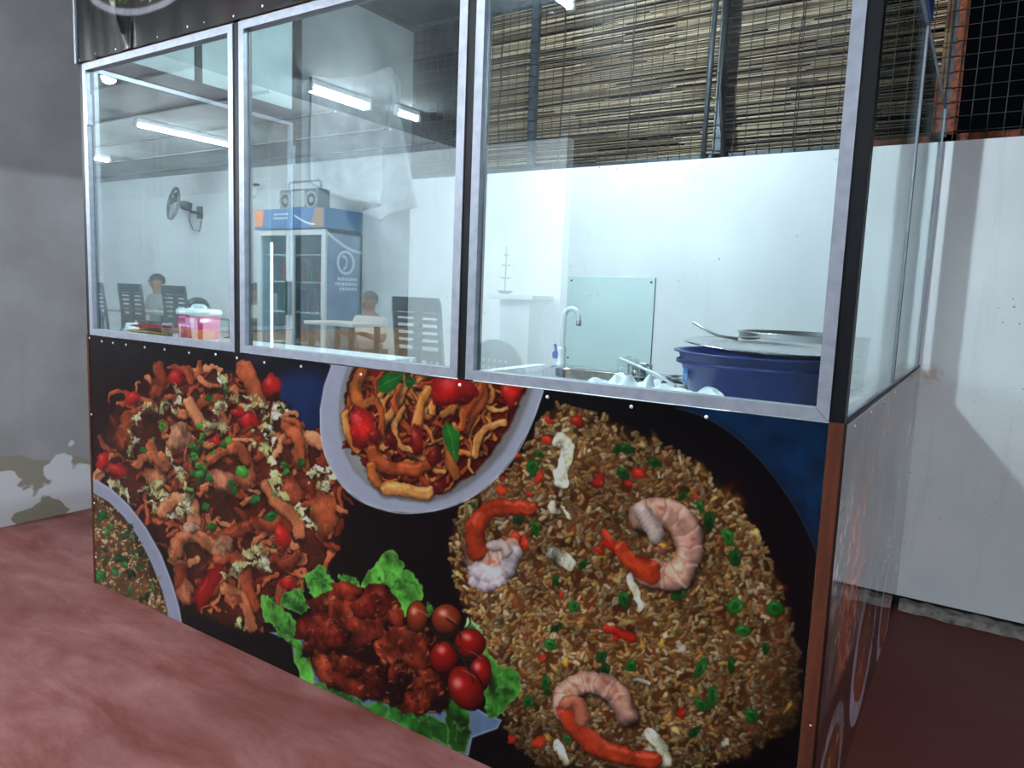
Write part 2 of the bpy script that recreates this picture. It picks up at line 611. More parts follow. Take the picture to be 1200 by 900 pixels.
# ------------------------------------------------------------------ painted prints
class Canvas:
    """raster in the print's own plane: x to the right, z up; U,V are the drawing coordinates of every cell"""

    def __init__(s, x0, x1, z0, z1, nx, nz, fwd, inv, seed=1):
        s.x0, s.x1, s.z0, s.z1, s.nx, s.nz = x0, x1, z0, z1, nx, nz
        xs = x0 + (np.arange(nx) + .5) / nx * (x1 - x0)
        zs = z0 + (np.arange(nz) + .5) / nz * (z1 - z0)
        X, Z = np.meshgrid(xs, zs)
        s.U, s.V = inv(X, Z)
        s.U = s.U.astype(np.float32)
        s.V = s.V.astype(np.float32)
        s.fwd = fwd
        s.img = np.zeros((nz, nx, 3), np.float32)
        s.rng = np.random.default_rng(seed)
        s.noise = s.fbm((3, 6, 12, 24, 60))
        s.fine = s.fbm((60, 130, 260))
        s.k = 0.
        s.WU = (s.fbm((70, 150, 330)) - .5) * 2
        s.WV = (s.fbm((70, 150, 330)) - .5) * 2
        s.grit = s.rng.random((nz, nx)).astype(np.float32)

    def fbm(s, cells):
        out = np.zeros((s.nz, s.nx), np.float32)
        amp, tot = 1., 0.
        for c in cells:
            h, wd = max(3, int(c * s.nz / s.nx) + 2), c + 2
            g = s.rng.random((h, wd)).astype(np.float32)
            yi = np.linspace(0, h - 1.001, s.nz)
            xi = np.linspace(0, wd - 1.001, s.nx)
            y0 = yi.astype(int)
            x0 = xi.astype(int)
            fy = (yi - y0)[:, None].astype(np.float32)
            fx = (xi - x0)[None].astype(np.float32)
            fy = fy * fy * (3 - 2 * fy)
            fx = fx * fx * (3 - 2 * fx)
            a = g[y0][:, x0] * (1 - fx) + g[y0][:, x0 + 1] * fx
            b = g[y0 + 1][:, x0] * (1 - fx) + g[y0 + 1][:, x0 + 1] * fx
            out += amp * (a * (1 - fy) + b * fy)
            tot += amp
            amp *= .6
        return out / tot

    def win(s, u0, u1, v0, v1):
        us = np.array([u0, u1, u0, u1, (u0 + u1) / 2, (u0 + u1) / 2, u0, u1])
        vs = np.array([v0, v0, v1, v1, v0, v1, (v0 + v1) / 2, (v0 + v1) / 2])
        x, z = s.fwd(us, vs)
        i0 = int((x.min() - s.x0) / (s.x1 - s.x0) * s.nx) - 2
        i1 = int((x.max() - s.x0) / (s.x1 - s.x0) * s.nx) + 3
        j0 = int((z.min() - s.z0) / (s.z1 - s.z0) * s.nz) - 2
        j1 = int((z.max() - s.z0) / (s.z1 - s.z0) * s.nz) + 3
        return slice(max(0, j0), max(0, min(s.nz, j1))), slice(max(0, i0), max(0, min(s.nx, i1)))

    def put(s, sl, a, c):
        im = s.img[sl]
        im += (c - im) * a[..., None]

    def blob(s, u, v, rx, ry, ang=0., col=(200, 0, 0), amp=.08, soft=1.2, dark=.45, hl=.25, tex=.12, dirl=.25, a=1.):
        R = max(rx, ry) * 1.25 + 2
        sl = s.win(u - R, u + R, v - R, v + R)
        U, V = s.U[sl] + s.k * s.WU[sl] - u, s.V[sl] + s.k * s.WV[sl] - v
        if U.size == 0:
            return
        c, sn = math.cos(ang), math.sin(ang)
        x = (U * c + V * sn) / rx
        y = (-U * sn + V * c) / ry
        th = np.arctan2(y, x)
        p = s.rng.random(4) * 6.28
        k = 1 + amp * (np.sin(2 * th + p[0]) * .5 + np.sin(3 * th + p[1]) * .6 + np.sin(5 * th + p[2]) * .45 + np.sin(9 * th + p[3]) * .25)
        r = np.hypot(x, y) / k
        al = np.clip((1 - r) * min(rx, ry) / soft, 0, 1) * a
        nx_, ny_ = U / max(rx, ry), V / max(rx, ry)
        sh = 1.08 - dark * r * r + dirl * (-.5 * nx_ - .85 * ny_) + tex * 2.6 * (s.fine[sl] - .5) + tex * 1.5 * (s.noise[sl] - .5) + tex * .5 * (s.grit[sl] - .5)
        h = hl * np.exp(-(((x + .3) / .28) ** 2 + ((y + .35) / .22) ** 2)) * 255
        s.put(sl, al, np.clip(np.array(col, np.float32) * sh[..., None] + h[..., None], 0, 255))

    def path(s, pts, n=6):
        P = np.array(pts, float)
        if len(P) < 3:
            return P
        Q = np.vstack([2 * P[0] - P[1], P, 2 * P[-1] - P[-2]])
        out = []
        for i in range(1, len(Q) - 2):
            for t in np.linspace(0, 1, n, endpoint=False):
                a, b, c, d = Q[i - 1], Q[i], Q[i + 1], Q[i + 2]
                out.append(.5 * (2 * b + (c - a) * t + (2 * a - 5 * b + 4 * c - d) * t * t + (-a + 3 * b - 3 * c + d) * t ** 3))
        out.append(P[-1])
        return np.array(out)

    def stroke(s, pts, wd, col, soft=1., dark=.55, dirl=.25, hl=.0, tex=.12, rib=0., n=6, a=1., smooth=True, col2=None, pw=2, streak=0.):
        P = s.path(pts, n) if smooth else np.array(pts, float)
        w0, w1 = wd if isinstance(wd, tuple) else (wd, wd)
        R = max(w0, w1) + 2
        sl = s.win(P[:, 0].min() - R, P[:, 0].max() + R, P[:, 1].min() - R, P[:, 1].max() + R)
        U, V = s.U[sl] + s.k * s.WU[sl], s.V[sl] + s.k * s.WV[sl]
        if U.size == 0:
            return
        best = np.full(U.shape, 1e9, np.float32)
        side = np.zeros_like(best)
        along = np.zeros_like(best)
        m = len(P) - 1
        for i in range(m):
            d = P[i + 1] - P[i]
            L2 = max(1e-6, d @ d)
            t = np.clip(((U - P[i, 0]) * d[0] + (V - P[i, 1]) * d[1]) / L2, 0, 1)
            qx, qy = U - P[i, 0] - t * d[0], V - P[i, 1] - t * d[1]
            wl = w0 + (w1 - w0) * (i + t) / m
            dd = np.hypot(qx, qy) / wl
            k = dd < best
            best = np.where(k, dd, best)
            side = np.where(k, (-.5 * qx - .85 * qy) / wl, side)
            along = np.where(k, (i + t) / m, along)
        al = np.clip((1 - best) * min(w0, w1) / soft, 0, 1) * a
        sh = 1.08 - dark * best ** pw + dirl * side + tex * 2.6 * (s.fine[sl] - .5) + tex * (s.noise[sl] - .5) + tex * .5 * (s.grit[sl] - .5)
        if streak:
            sh = sh + streak * np.sin(side * 8 + along * 5)
        if rib:
            sh = sh + rib * np.sin(along * m * 2.6)
        c = np.array(col, np.float32)
        if col2 is not None:
            c = c + (np.array(col2, np.float32) - c) * along[..., None]
        out = c * sh[..., None]
        if hl:
            out = out + (hl * 255 * np.exp(-((side - .35) / .16) ** 2) * (s.fine[sl] > .47))[..., None]
        s.put(sl, al, np.clip(out, 0, 255))

    def poly(s, pts, col, soft=1.2, tex=.1, a=1., shade=None, edge=None):
        P = np.array(pts, float)
        sl = s.win(P[:, 0].min() - 3, P[:, 0].max() + 3, P[:, 1].min() - 3, P[:, 1].max() + 3)
        U, V = s.U[sl] + s.k * s.WU[sl], s.V[sl] + s.k * s.WV[sl]
        if U.size == 0:
            return None
        ins = np.zeros(U.shape, bool)
        dist = np.full(U.shape, 1e9, np.float32)
        n = len(P)
        for i in range(n):
            x0, y0 = P[i]
            x1, y1 = P[(i + 1) % n]
            if y0 != y1:
                cr = ((y0 > V) != (y1 > V)) & (U < (x1 - x0) * (V - y0) / (y1 - y0) + x0)
                ins ^= cr
            dx, dy = x1 - x0, y1 - y0
            t = np.clip(((U - x0) * dx + (V - y0) * dy) / max(1e-6, dx * dx + dy * dy), 0, 1)
            dist = np.minimum(dist, np.hypot(U - x0 - t * dx, V - y0 - t * dy))
        sd = np.where(ins, dist, -dist)
        al = np.clip(sd / soft + .5, 0, 1) * a
        sh = 1 + tex * 2 * (s.fine[sl] - .5) + tex * 2 * (s.noise[sl] - .5)
        if shade:
            sh = sh * (1 - shade[0] * np.exp(-np.maximum(sd, 0) / shade[1]))
        out = np.array(col, np.float32) * sh[..., None]
        if edge:
            e = np.exp(-(np.maximum(sd, 0) / edge[1]) ** 2)
            out = out + (np.array(edge[0], np.float32) - out) * (e * edge[2])[..., None]
        s.put(sl, al, np.clip(out, 0, 255))

    def inside(s, poly, u, v):
        P = np.array(poly, float)
        ins = np.zeros(np.shape(u), bool)
        for i in range(len(P)):
            x0, y0 = P[i]
            x1, y1 = P[(i + 1) % len(P)]
            if y0 != y1:
                ins ^= ((y0 > v) != (y1 > v)) & (u < (x1 - x0) * (v - y0) / (y1 - y0) + x0)
        return ins

    def scatter(s, poly, n):
        P = np.array(poly, float)
        k = int(n * 2.4) + 20
        u = s.rng.uniform(P[:, 0].min(), P[:, 0].max(), k)
        v = s.rng.uniform(P[:, 1].min(), P[:, 1].max(), k)
        i = s.inside(poly, u, v)
        return list(zip(u[i][:n], v[i][:n]))

    def mesh(s, name, place, gain=1., step=2, material=None, parent=None):
        """grid of vertices carrying the ink colour; place(X,Z)->(x,y,z) arrays"""
        nx, nz = s.nx // step, s.nz // step
        im = s.img[:nz * step, :nx * step].reshape(nz, step, nx, step, 3).mean((1, 3)) / 255.
        li = np.where(im <= .04045, im / 12.92, ((im + .055) / 1.055) ** 2.4) * gain
        xs = np.linspace(s.x0, s.x1, nx)
        zs = np.linspace(s.z0, s.z1, nz)
        X, Z = np.meshgrid(xs, zs)
        co = np.stack(place(X, Z), -1).reshape(-1, 3).astype(np.float32)
        idx = np.arange(nx * nz).reshape(nz, nx)
        q = np.stack([idx[:-1, :-1], idx[:-1, 1:], idx[1:, 1:], idx[1:, :-1]], -1).reshape(-1)
        me = bpy.data.meshes.new(name)
        me.vertices.add(nx * nz)
        me.vertices.foreach_set('co', co.ravel())
        nf = len(q) // 4
        me.loops.add(len(q))
        me.loops.foreach_set('vertex_index', q.astype(np.int32))
        me.polygons.add(nf)
        me.polygons.foreach_set('loop_start', np.arange(0, len(q), 4, dtype=np.int32))
        me.polygons.foreach_set('use_smooth', np.ones(nf, bool))
        me.update(calc_edges=True)
        at = me.color_attributes.new('print_colour', 'FLOAT_COLOR', 'POINT')
        rgba = np.ones((nx * nz, 4), np.float32)
        rgba[:, :3] = li.reshape(-1, 3)
        at.data.foreach_set('color', rgba.ravel())
        me.materials.append(material)
        o = bpy.data.objects.new(name, me)
        COL.objects.link(o)
        if parent:
            o.parent = parent
        return o


def print_mat(name, rough, spec, bump=0.):
    m = mat(name, (128, 128, 128), rough, spec=spec, bump=(14, bump) if bump else None)
    g = NB(m)
    at = g.n('ShaderNodeAttribute', attribute_name='print_colour')
    g.l(at.outputs['Color'], m.node_tree.nodes['Principled BSDF'].inputs['Base Color'])
    return m


M_print = print_mat('vinyl_print', .3, .13, .04)
M_print_side = print_mat('vinyl_print_side', .05, 1.)


# the drawing coordinates of the front print are those of the photograph, rectified onto the panel plane
def px2panel(u, v):
    d = CF[:, None] + CR[:, None] * (np.asarray(u, float) - PPX) / FPX - CU[:, None] * (np.asarray(v, float) - PPY) / FPX
    t = -CAM[1] / d[1]
    return CAM[0] + t * d[0], CAM[2] + t * d[2]


def panel2px(X, Z):
    dx, dy, dz = X - CAM[0], -CAM[1], Z - CAM[2]
    w_ = dx * CF[0] + dy * CF[1] + dz * CF[2]
    return PPX + FPX * (dx * CR[0] + dy * CR[1] + dz * CR[2]) / w_, PPY - FPX * (dx * CU[0] + dy * CU[1] + dz * CU[2]) / w_


# ------------------------------------------------------------------ front print: five dishes on black
PRINT_GAIN = .33
FRONT = Canvas(.012, X5, .003, SILL - .003, 2528, 944, px2panel, panel2px, 7)


def paint_front(C):
    R = C.rng
    ri = lambda a, b: float(R.uniform(a, b))
    pick = lambda L: L[int(R.integers(len(L)))]
    C.img[:] = (9, 9, 14)
    C.img += (C.noise[..., None] - .5) * 10
    # dim blurred glows of the backdrop
    C.blob(355, 475, 60, 55, .5, (24, 48, 96), soft=26, dark=.2, hl=0, a=.9)
    C.blob(300, 420, 40, 22, 0, (46, 40, 56), soft=18, dark=.2, hl=0, a=.7)
    C.blob(150, 420, 30, 25, 0, (32, 32, 40), soft=18, dark=.2, hl=0, a=.6)
    C.blob(200, 440, 10, 40, -.5, (48, 48, 60), soft=8, dark=.2, hl=0, a=.5)

    def rib(pts, wd, col, shadow=.6, **kw):
        """flat noodle ribbon with the shadow it casts on its neighbours"""
        w_ = wd if isinstance(wd, tuple) else (wd, wd)
        C.stroke([(x + .8, y + 1.8) for x, y in pts], (w_[0] * 1.25 + 1, w_[1] * 1.25 + 1), (26, 8, 5), soft=max(2., w_[0] * .7), dark=0, dirl=0, tex=.2, a=shadow, n=4)
        C.stroke(pts, w_, col, dark=.5, dirl=kw.get('dirl', .28), hl=kw.get('hl', .1), tex=kw.get('tex', .3), pw=4, streak=.07, n=4)

    def noodle(u, v, L, wd, col, curl, a0=None, clip=None):
        a = ri(0, 6.28) if a0 is None else a0
        k = ri(-curl, curl)
        pts = []
        x, y = u, v
        for _ in range(5):
            pts.append((x, y))
            x += math.cos(a) * L / 4
            y += math.sin(a) * L / 4
            a += k + ri(-.25, .25)
        if clip is not None and not C.inside(clip, np.array([q[0] for q in pts]), np.array([q[1] for q in pts])).all():
            return
        rib(pts, (wd, wd * ri(.6, 1.)), col, hl=ri(0, .14))

    def crinkle(p, wd):
        """torn cabbage leaves along a path: ragged pale patches with green dents and bright frills"""
        B = C.path(p, 5)
        kk = C.k
        C.k = 7.
        for q in B[::3]:
            u, v, an = q[0] + ri(-1, 1) * 2.5, q[1] + ri(-1, 1) * 2.5, ri(0, 3)
            rx, ry = wd * ri(.9, 1.6), wd * ri(.5, .95)
            C.blob(u + 1, v + 2, rx * 1.15, ry * 1.2, an, (26, 14, 6), amp=.3, soft=4, dark=0, hl=0, a=.6)
            C.blob(u, v, rx, ry, an, pick([(214, 208, 152), (196, 194, 126), (228, 224, 184), (206, 198, 140)]), amp=.35, tex=.55, dark=.35, hl=.05)
        for q in B:
            for _ in range(2):
                C.blob(q[0] + ri(-1, 1) * wd * .8, q[1] + ri(-1, 1) * wd * .8, ri(1., 3.2), ri(.6, 1.3), ri(0, 3), pick([(242, 240, 214), (236, 230, 190), (150, 150, 74), (120, 130, 60), (226, 220, 166)]), amp=.3, soft=1., hl=.05, a=.75)
        C.k = kk

    # ---- stir-fried noodles
    heap = [(118, 545), (125, 500), (140, 470), (160, 448), (183, 428), (215, 436), (255, 432), (285, 436), (318, 446), (333, 470), (350, 500), (372, 522), (392, 550), (408, 578),
            (404, 620), (392, 655), (368, 680), (345, 700), (320, 712), (305, 744), (280, 738), (255, 728), (228, 716), (212, 690), (196, 650), (172, 618), (150, 590), (128, 566)]
    C.k = 4.
    C.poly(heap, (96, 40, 24), soft=7, tex=.5, shade=(.5, 12))
    cols = [(190, 94, 56), (168, 76, 42), (200, 116, 74), (142, 58, 32), (212, 134, 90), (176, 84, 48), (112, 42, 26)]
    for (u, v) in C.scatter(heap, 60):
        C.blob(u, v, ri(6, 13), ri(5, 10), ri(0, 3), pick([(70, 22, 14), (50, 16, 10), (90, 34, 20)]), amp=.3, soft=4, hl=0, a=.8)
    for (u, v) in C.scatter(heap, 95):
        noodle(u, v, ri(16, 42), ri(2.6, 6.0), pick(cols), .75)
    for (u, v) in C.scatter(heap, 42):
        C.blob(u, v, ri(4, 9), ri(3, 7), ri(0, 3), pick(cols), amp=.3, tex=.3, hl=.12)
    for (u, v) in C.scatter(heap, 120):
        noodle(u, v, ri(12, 34), ri(2.0, 5.0), pick(cols), .9)
    # wide ribbons in the lower heap
    for pts, wd in ((((190, 600), (205, 585), (225, 592), (228, 612)), 8), (((228, 622), (245, 634), (270, 626), (290, 618)), 9), (((205, 650), (212, 632), (232, 628), (252, 640)), 8),
                    (((212, 668), (214, 690), (220, 702)), 9), (((288, 668), (290, 690), (296, 712)), 8), (((300, 610), (318, 618), (334, 606), (342, 616)), 8),
                    (((258, 655), (272, 650), (284, 660)), 9), (((320, 655), (338, 660), (350, 650)), 7), (((312, 570), (326, 590), (345, 606), (352, 625)), 8), (((265, 690), (285, 700), (296, 735)), 7),
                    (((240, 545), (262, 530), (280, 526), (288, 540)), 7), (((176, 520), (184, 538), (190, 555)), 6), (((222, 470), (232, 490), (244, 505)), 7), (((186, 430), (190, 445), (182, 462)), 8),
                    (((286, 432), (296, 450), (302, 470)), 10), (((160, 545), (172, 535), (186, 536), (196, 548)), 7), (((350, 530), (362, 512), (376, 520)), 8), (((335, 500), (350, 515), (352, 540)), 7)):
        rib(pts, wd, pick(cols[:5]))
    # tofu and shrimp lumps
    for u, v, rx, ry, an, col in ((211, 512, 15, 18, .4, (218, 152, 110)), (183, 560, 16, 10, .2, (212, 136, 90)), (262, 566, 20, 15, .5, (214, 132, 96)), (380, 604, 18, 28, .1, (176, 84, 48)),
                                  (146, 508, 12, 26, .15, (184, 80, 40)), (262, 640, 14, 12, 0, (206, 140, 104)), (224, 618, 11, 8, .2, (232, 176, 146)), (288, 560, 12, 12, 0, (190, 100, 66)),
                                  (343, 575, 12, 20, -.4, (170, 76, 46)), (218, 694, 10, 14, 0, (196, 112, 80)), (274, 703, 12, 8, .3, (196, 100, 66))):
        C.blob(u, v, rx, ry, an, col, amp=.14, tex=.45, dark=.4, hl=.08)
        for _ in range(7):
            C.blob(u + ri(-.6, .6) * rx, v + ri(-.6, .6) * ry, ri(1, 2.4), ri(.8, 1.8), ri(0, 3), pick([(140, 56, 30), (236, 180, 140)]), a=.6, hl=0)
    # red peppers
    for u, v, rx, ry, an in ((207, 443, 9, 11, 0), (156, 468, 9, 10, .3), (319, 451, 12, 14, 0), (121, 540, 8, 11, .2), (140, 551, 12, 8, .2), (292, 492, 12, 9, .2), (280, 483, 8, 6, 0), (332, 628, 8, 16, -.3), (340, 684, 13, 8, .5), (253, 517, 7, 6, 0)):
        C.blob(u, v, rx, ry, an, (196, 34, 30), amp=.12, hl=.22, tex=.2)
    C.poly([(226, 702), (230, 690), (246, 668), (254, 660), (261, 666), (258, 682), (247, 700), (236, 716)], (200, 26, 26), tex=.15, shade=(.4, 5))
    C.stroke([(236, 694), (246, 679)], 1.6, (240, 90, 84), a=.7)
    # frilly cabbage
    cab = [((209, 455), (206, 478), (190, 480), (174, 476), (161, 492), (157, 512), (156, 530)), ((259, 438), (266, 446), (258, 450)), ((257, 486), (262, 472), (276, 466), (290, 474), (298, 480)),
           ((308, 475), (318, 490), (330, 485)), ((312, 499), (324, 516), (314, 530)), ((315, 528), (320, 548), (324, 566), (331, 580)), ((196, 532), (206, 548), (214, 564), (220, 584), (218, 600)),
           ((172, 576), (184, 568), (194, 580), (182, 598)), ((366, 556), (378, 548), (388, 562), (382, 572)), ((350, 594), (358, 604), (362, 622)), ((262, 676), (276, 668), (284, 662), (298, 662), (310, 656), (316, 668)),
           ((290, 648), (304, 646), (308, 660)), ((204, 608), (214, 600), (228, 596)), ((280, 730), (290, 736)), ((130, 566), (142, 574), (150, 584)), ((240, 500), (250, 498), (262, 506))]
    for p in cab:
        crinkle(p, ri(4.5, 7))
    for u, v, r in ((259, 478, 8), (330, 480, 8), (306, 512, 13), (376, 562, 14), (296, 470, 9), (178, 580, 10), (216, 590, 9)):
        for _ in range(10):
            C.blob(u + ri(-1, 1) * r, v + ri(-1, 1) * r, ri(2, 5), ri(1.5, 4), ri(0, 3), pick([(222, 222, 170), (196, 200, 130), (240, 240, 214), (170, 176, 100)]), amp=.3, hl=.1)
    # spring onion
    gr = [(30, 118, 40), (52, 150, 52), (24, 92, 34), (80, 170, 60), (40, 130, 60)]
    spots = [(191, 500, 6), (180, 516, 4), (167, 527, 6), (268, 517, 6), (284, 553, 8), (300, 585, 7), (319, 606, 8), (335, 545, 6), (336, 554, 5), (355, 543, 7), (271, 567, 7), (277, 575, 6), (246, 466, 6), (266, 456, 5), (241, 592, 6), (248, 616, 6), (224, 574, 5), (262, 522, 6), (322, 700, 3), (320, 640, 4)]
    for _ in range(22):
        spots.append((ri(222, 252), ri(498, 566), ri(3.5, 6)))
    for _ in range(16):
        spots.append((*C.scatter(heap, 1)[0], ri(1.5, 3)))
    for u, v, r in spots:
        an = ri(0, 3)
        c = pick(gr)
        C.blob(u, v, r, r * ri(.55, .9), an, c, amp=.12, hl=.18, dark=.35)
        if r > 4 and R.random() < .5:
            C.blob(u, v, r * .5, r * .3, an, (16, 60, 22), a=.8, hl=0)
    for (u, v) in C.scatter(heap, 130):
        C.blob(u, v, ri(.6, 1.5), ri(.5, 1.2), 0, (250, 214, 180), a=.65, hl=0)
    # dark wok edge bottom right of the heap
    C.poly([(416, 596), (404, 640), (388, 668), (362, 690), (372, 720), (470, 720), (470, 600)], (12, 9, 10), soft=8, tex=.1)

    # ---- plate in the corner, white rim
    C.k = 0.
    rim_o = [(100, 558), (112, 561), (132, 573), (152, 592), (172, 618), (190, 650), (203, 684), (211, 712), (214, 730), (214, 760), (100, 760)]
    rim_i = [(100, 574), (112, 579), (128, 588), (146, 606), (163, 630), (178, 660), (190, 690), (197, 716), (199, 740), (100, 740)]
    C.poly(rim_o, (178, 182, 208), soft=1.6, tex=.05, edge=((232, 234, 246), 2., .7))
    C.poly(rim_i, (112, 76, 46), soft=1.6, tex=.4, shade=(.55, 8))
    C.k = 4.
    for (u, v) in C.scatter(rim_i, 700):
        C.blob(u, v, ri(2., 4.6), ri(1.1, 2.2), ri(0, 3), pick([(196, 150, 92), (216, 178, 122), (160, 104, 60), (226, 196, 150), (140, 80, 46), (230, 214, 178)]), hl=.1)
    for (u, v) in C.scatter(rim_i, 46):
        C.blob(u, v, ri(3.5, 7.5), ri(2.5, 5.5), ri(0, 3), pick([(24, 96, 40), (40, 140, 56), (14, 62, 28), (60, 160, 70)]), amp=.25, hl=.15)
    for (u, v) in C.scatter(rim_i, 12):
        C.blob(u, v, ri(1.5, 3.4), ri(1.2, 2.4), ri(0, 3), (206, 70, 46))
    C.blob(206, 704, 5, 26, -.25, (24, 74, 40), a=0.0)

    # ---- fried rice in a black pan on denim
    C.k = 0.
    denim = [(795, 470), (975, 470), (975, 680), (957, 652), (948, 628), (930, 592), (905, 556), (878, 526), (848, 502), (818, 487), (795, 480)]
    C.poly(denim, (16, 50, 88), soft=1.5, tex=.35, shade=(.35, 9))
    C.stroke([(792, 479), (820, 487), (850, 503), (880, 528), (906, 558), (932, 596), (950, 632), (960, 662)], 1.3, (60, 62, 74), dark=.2, a=.7)
    rice = [(536, 596), (560, 570), (590, 552), (616, 524), (634, 488), (652, 473), (690, 482), (730, 497), (775, 520), (820, 545), (858, 578), (888, 622), (906, 660), (922, 704), (934, 760), (938, 820),
            (930, 850), (905, 866), (880, 880), (860, 892), (800, 905), (640, 905), (612, 880), (590, 852), (574, 806), (556, 748), (536, 690), (526, 640)]
    C.k = 3.
    C.poly(rice, (92, 52, 26), soft=6, tex=.55, shade=(.6, 16))
    for (u, v) in C.scatter(rice, 160):
        C.blob(u, v, ri(8, 26), ri(6, 18), ri(0, 3), pick([(132, 70, 32), (150, 90, 44), (96, 46, 22), (164, 110, 54), (120, 52, 26)]), amp=.3, soft=7, hl=0, tex=.3, a=.65)
    def lookup(u, v):
        x, z = px2panel(np.array([u]), np.array([v]))
        return min(C.nx - 1, max(0, int((x[0] - C.x0) / (C.x1 - C.x0) * C.nx))), min(C.nz - 1, max(0, int((z[0] - C.z0) / (C.z1 - C.z0) * C.nz)))
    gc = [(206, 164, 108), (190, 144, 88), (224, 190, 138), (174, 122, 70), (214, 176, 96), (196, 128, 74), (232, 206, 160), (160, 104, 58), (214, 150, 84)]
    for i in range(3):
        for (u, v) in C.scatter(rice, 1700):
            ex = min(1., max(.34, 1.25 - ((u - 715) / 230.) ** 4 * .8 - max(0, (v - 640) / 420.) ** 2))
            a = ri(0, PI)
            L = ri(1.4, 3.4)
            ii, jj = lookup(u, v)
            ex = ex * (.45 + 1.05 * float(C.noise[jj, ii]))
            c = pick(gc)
            k = ex * ri(.52, .96)  # rice ink darkened, more so lower down, in place of a cast shadow
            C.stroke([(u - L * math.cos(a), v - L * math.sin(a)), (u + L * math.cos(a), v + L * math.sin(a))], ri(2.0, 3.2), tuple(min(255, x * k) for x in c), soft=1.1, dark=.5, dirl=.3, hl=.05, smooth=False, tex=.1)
    for (u, v) in C.scatter(rice, 26):
        C.blob(u, v, ri(4, 9), ri(3, 6), ri(0, 3), pick([(224, 168, 60), (214, 150, 70), (232, 196, 110)]), amp=.3, tex=.4, hl=.1, a=.85)
    C.k = 5.
    # egg pieces
    for p, wd in ((((655, 517), (664, 525), (662, 540), (658, 556), (656, 566)), 9), (((646, 590), (650, 600)), 5), (((648, 648), (662, 656), (670, 662)), 7), (((738, 676), (744, 692), (752, 712)), 5), (((762, 860), (774, 876), (778, 892)), 9), (((652, 870), (662, 892)), 6), (((745, 798), (760, 801)), 3), (((660, 594), (664, 606)), 3)):
        C.stroke([(x + 1, y + 2) for x, y in p], wd + 1.5, (30, 14, 8), soft=4, dark=0, a=.6)
        C.stroke(p, wd, (226, 220, 186), dark=.35, tex=.6, hl=.12, pw=3)
        for q in C.path(p, 3):
            C.blob(q[0] + ri(-.6, .6) * wd, q[1] + ri(-.6, .6) * wd, ri(1.5, 4), ri(1, 2.6), ri(0, 3), pick([(240, 238, 220), (222, 200, 120), (206, 196, 160)]), amp=.3, a=.8)
    for u, v in ((664, 540), (657, 556), (668, 660), (760, 880), (780, 745), (800, 760), (850, 870)):
        C.blob(u, v, ri(4, 8), ri(3, 5), ri(0, 3), pick([(238, 200, 90), (240, 236, 214)]), amp=.3, tex=.4, a=.8)
    # red pepper chips
    for u, v, r in ((676, 494, 10), (606, 533, 7), (588, 576, 8), (702, 563, 11), (748, 553, 10), (736, 566, 6), (614, 636, 9), (604, 631, 7), (645, 492, 7), (641, 514, 6), (590, 562, 6), (714, 632, 11), (700, 646, 9), (632, 560, 6), (722, 742, 8), (600, 866, 7), (632, 870, 10), (656, 695, 6), (636, 770, 5), (800, 835, 7), (620, 580, 5), (790, 700, 5), (560, 680, 4), (814, 580, 5), (545, 655, 4), (570, 610, 5)):
        C.blob(u, v, r, r * ri(.6, .95), ri(0, 3), pick([(206, 46, 26), (222, 62, 34), (180, 36, 24)]), amp=.18, hl=.16, tex=.2)
    for pts in (((708, 636), (730, 648), (745, 660)), ((712, 735), (730, 742), (744, 748))):
        C.stroke(pts, 5, (196, 40, 26), hl=.12)
    # green onion rings
    for u, v, r, L in ((625, 549, 8, 1.), (632, 534, 8, .5), (726, 528, 9, .7), (735, 526, 8, .8), (766, 541, 9, .6), (730, 556, 9, .7), (606, 612, 7, .9), (628, 620, 11, .4), (684, 662, 8, .7), (652, 679, 7, .8), (672, 708, 9, .8), (731, 702, 11, .6), (652, 737, 10, .5), (645, 756, 8, .9), (795, 695, 11, .7), (706, 770, 8, .7), (708, 786, 9, .8), (738, 780, 8, .9), (640, 798, 10, .7), (641, 808, 8, .8), (862, 711, 12, .7), (872, 737, 10, .7), (820, 783, 14, .5), (834, 817, 15, .5), (820, 826, 9, .7), (813, 859, 9, .6), (857, 778, 9, .7), (880, 838, 11, .7), (830, 610, 14, .6), (852, 630, 12, .6), (862, 652, 11, .7), (820, 592, 10, .5), (800, 580, 9, .5), (620, 822, 8, .7), (664, 864, 6, .8), (908, 714, 11, .8), (554, 592, 6, .6), (896, 760, 9, .6)):
        an = ri(0, 3)
        c = pick([(30, 110, 38), (22, 86, 30), (44, 132, 48), (18, 70, 28)])
        C.blob(u, v, r, r * L, an, c, amp=.08, hl=.16, dark=.4)
        C.blob(u, v, r * .5, r * L * .45, an, tuple(x * .45 for x in c), a=.7, hl=0)
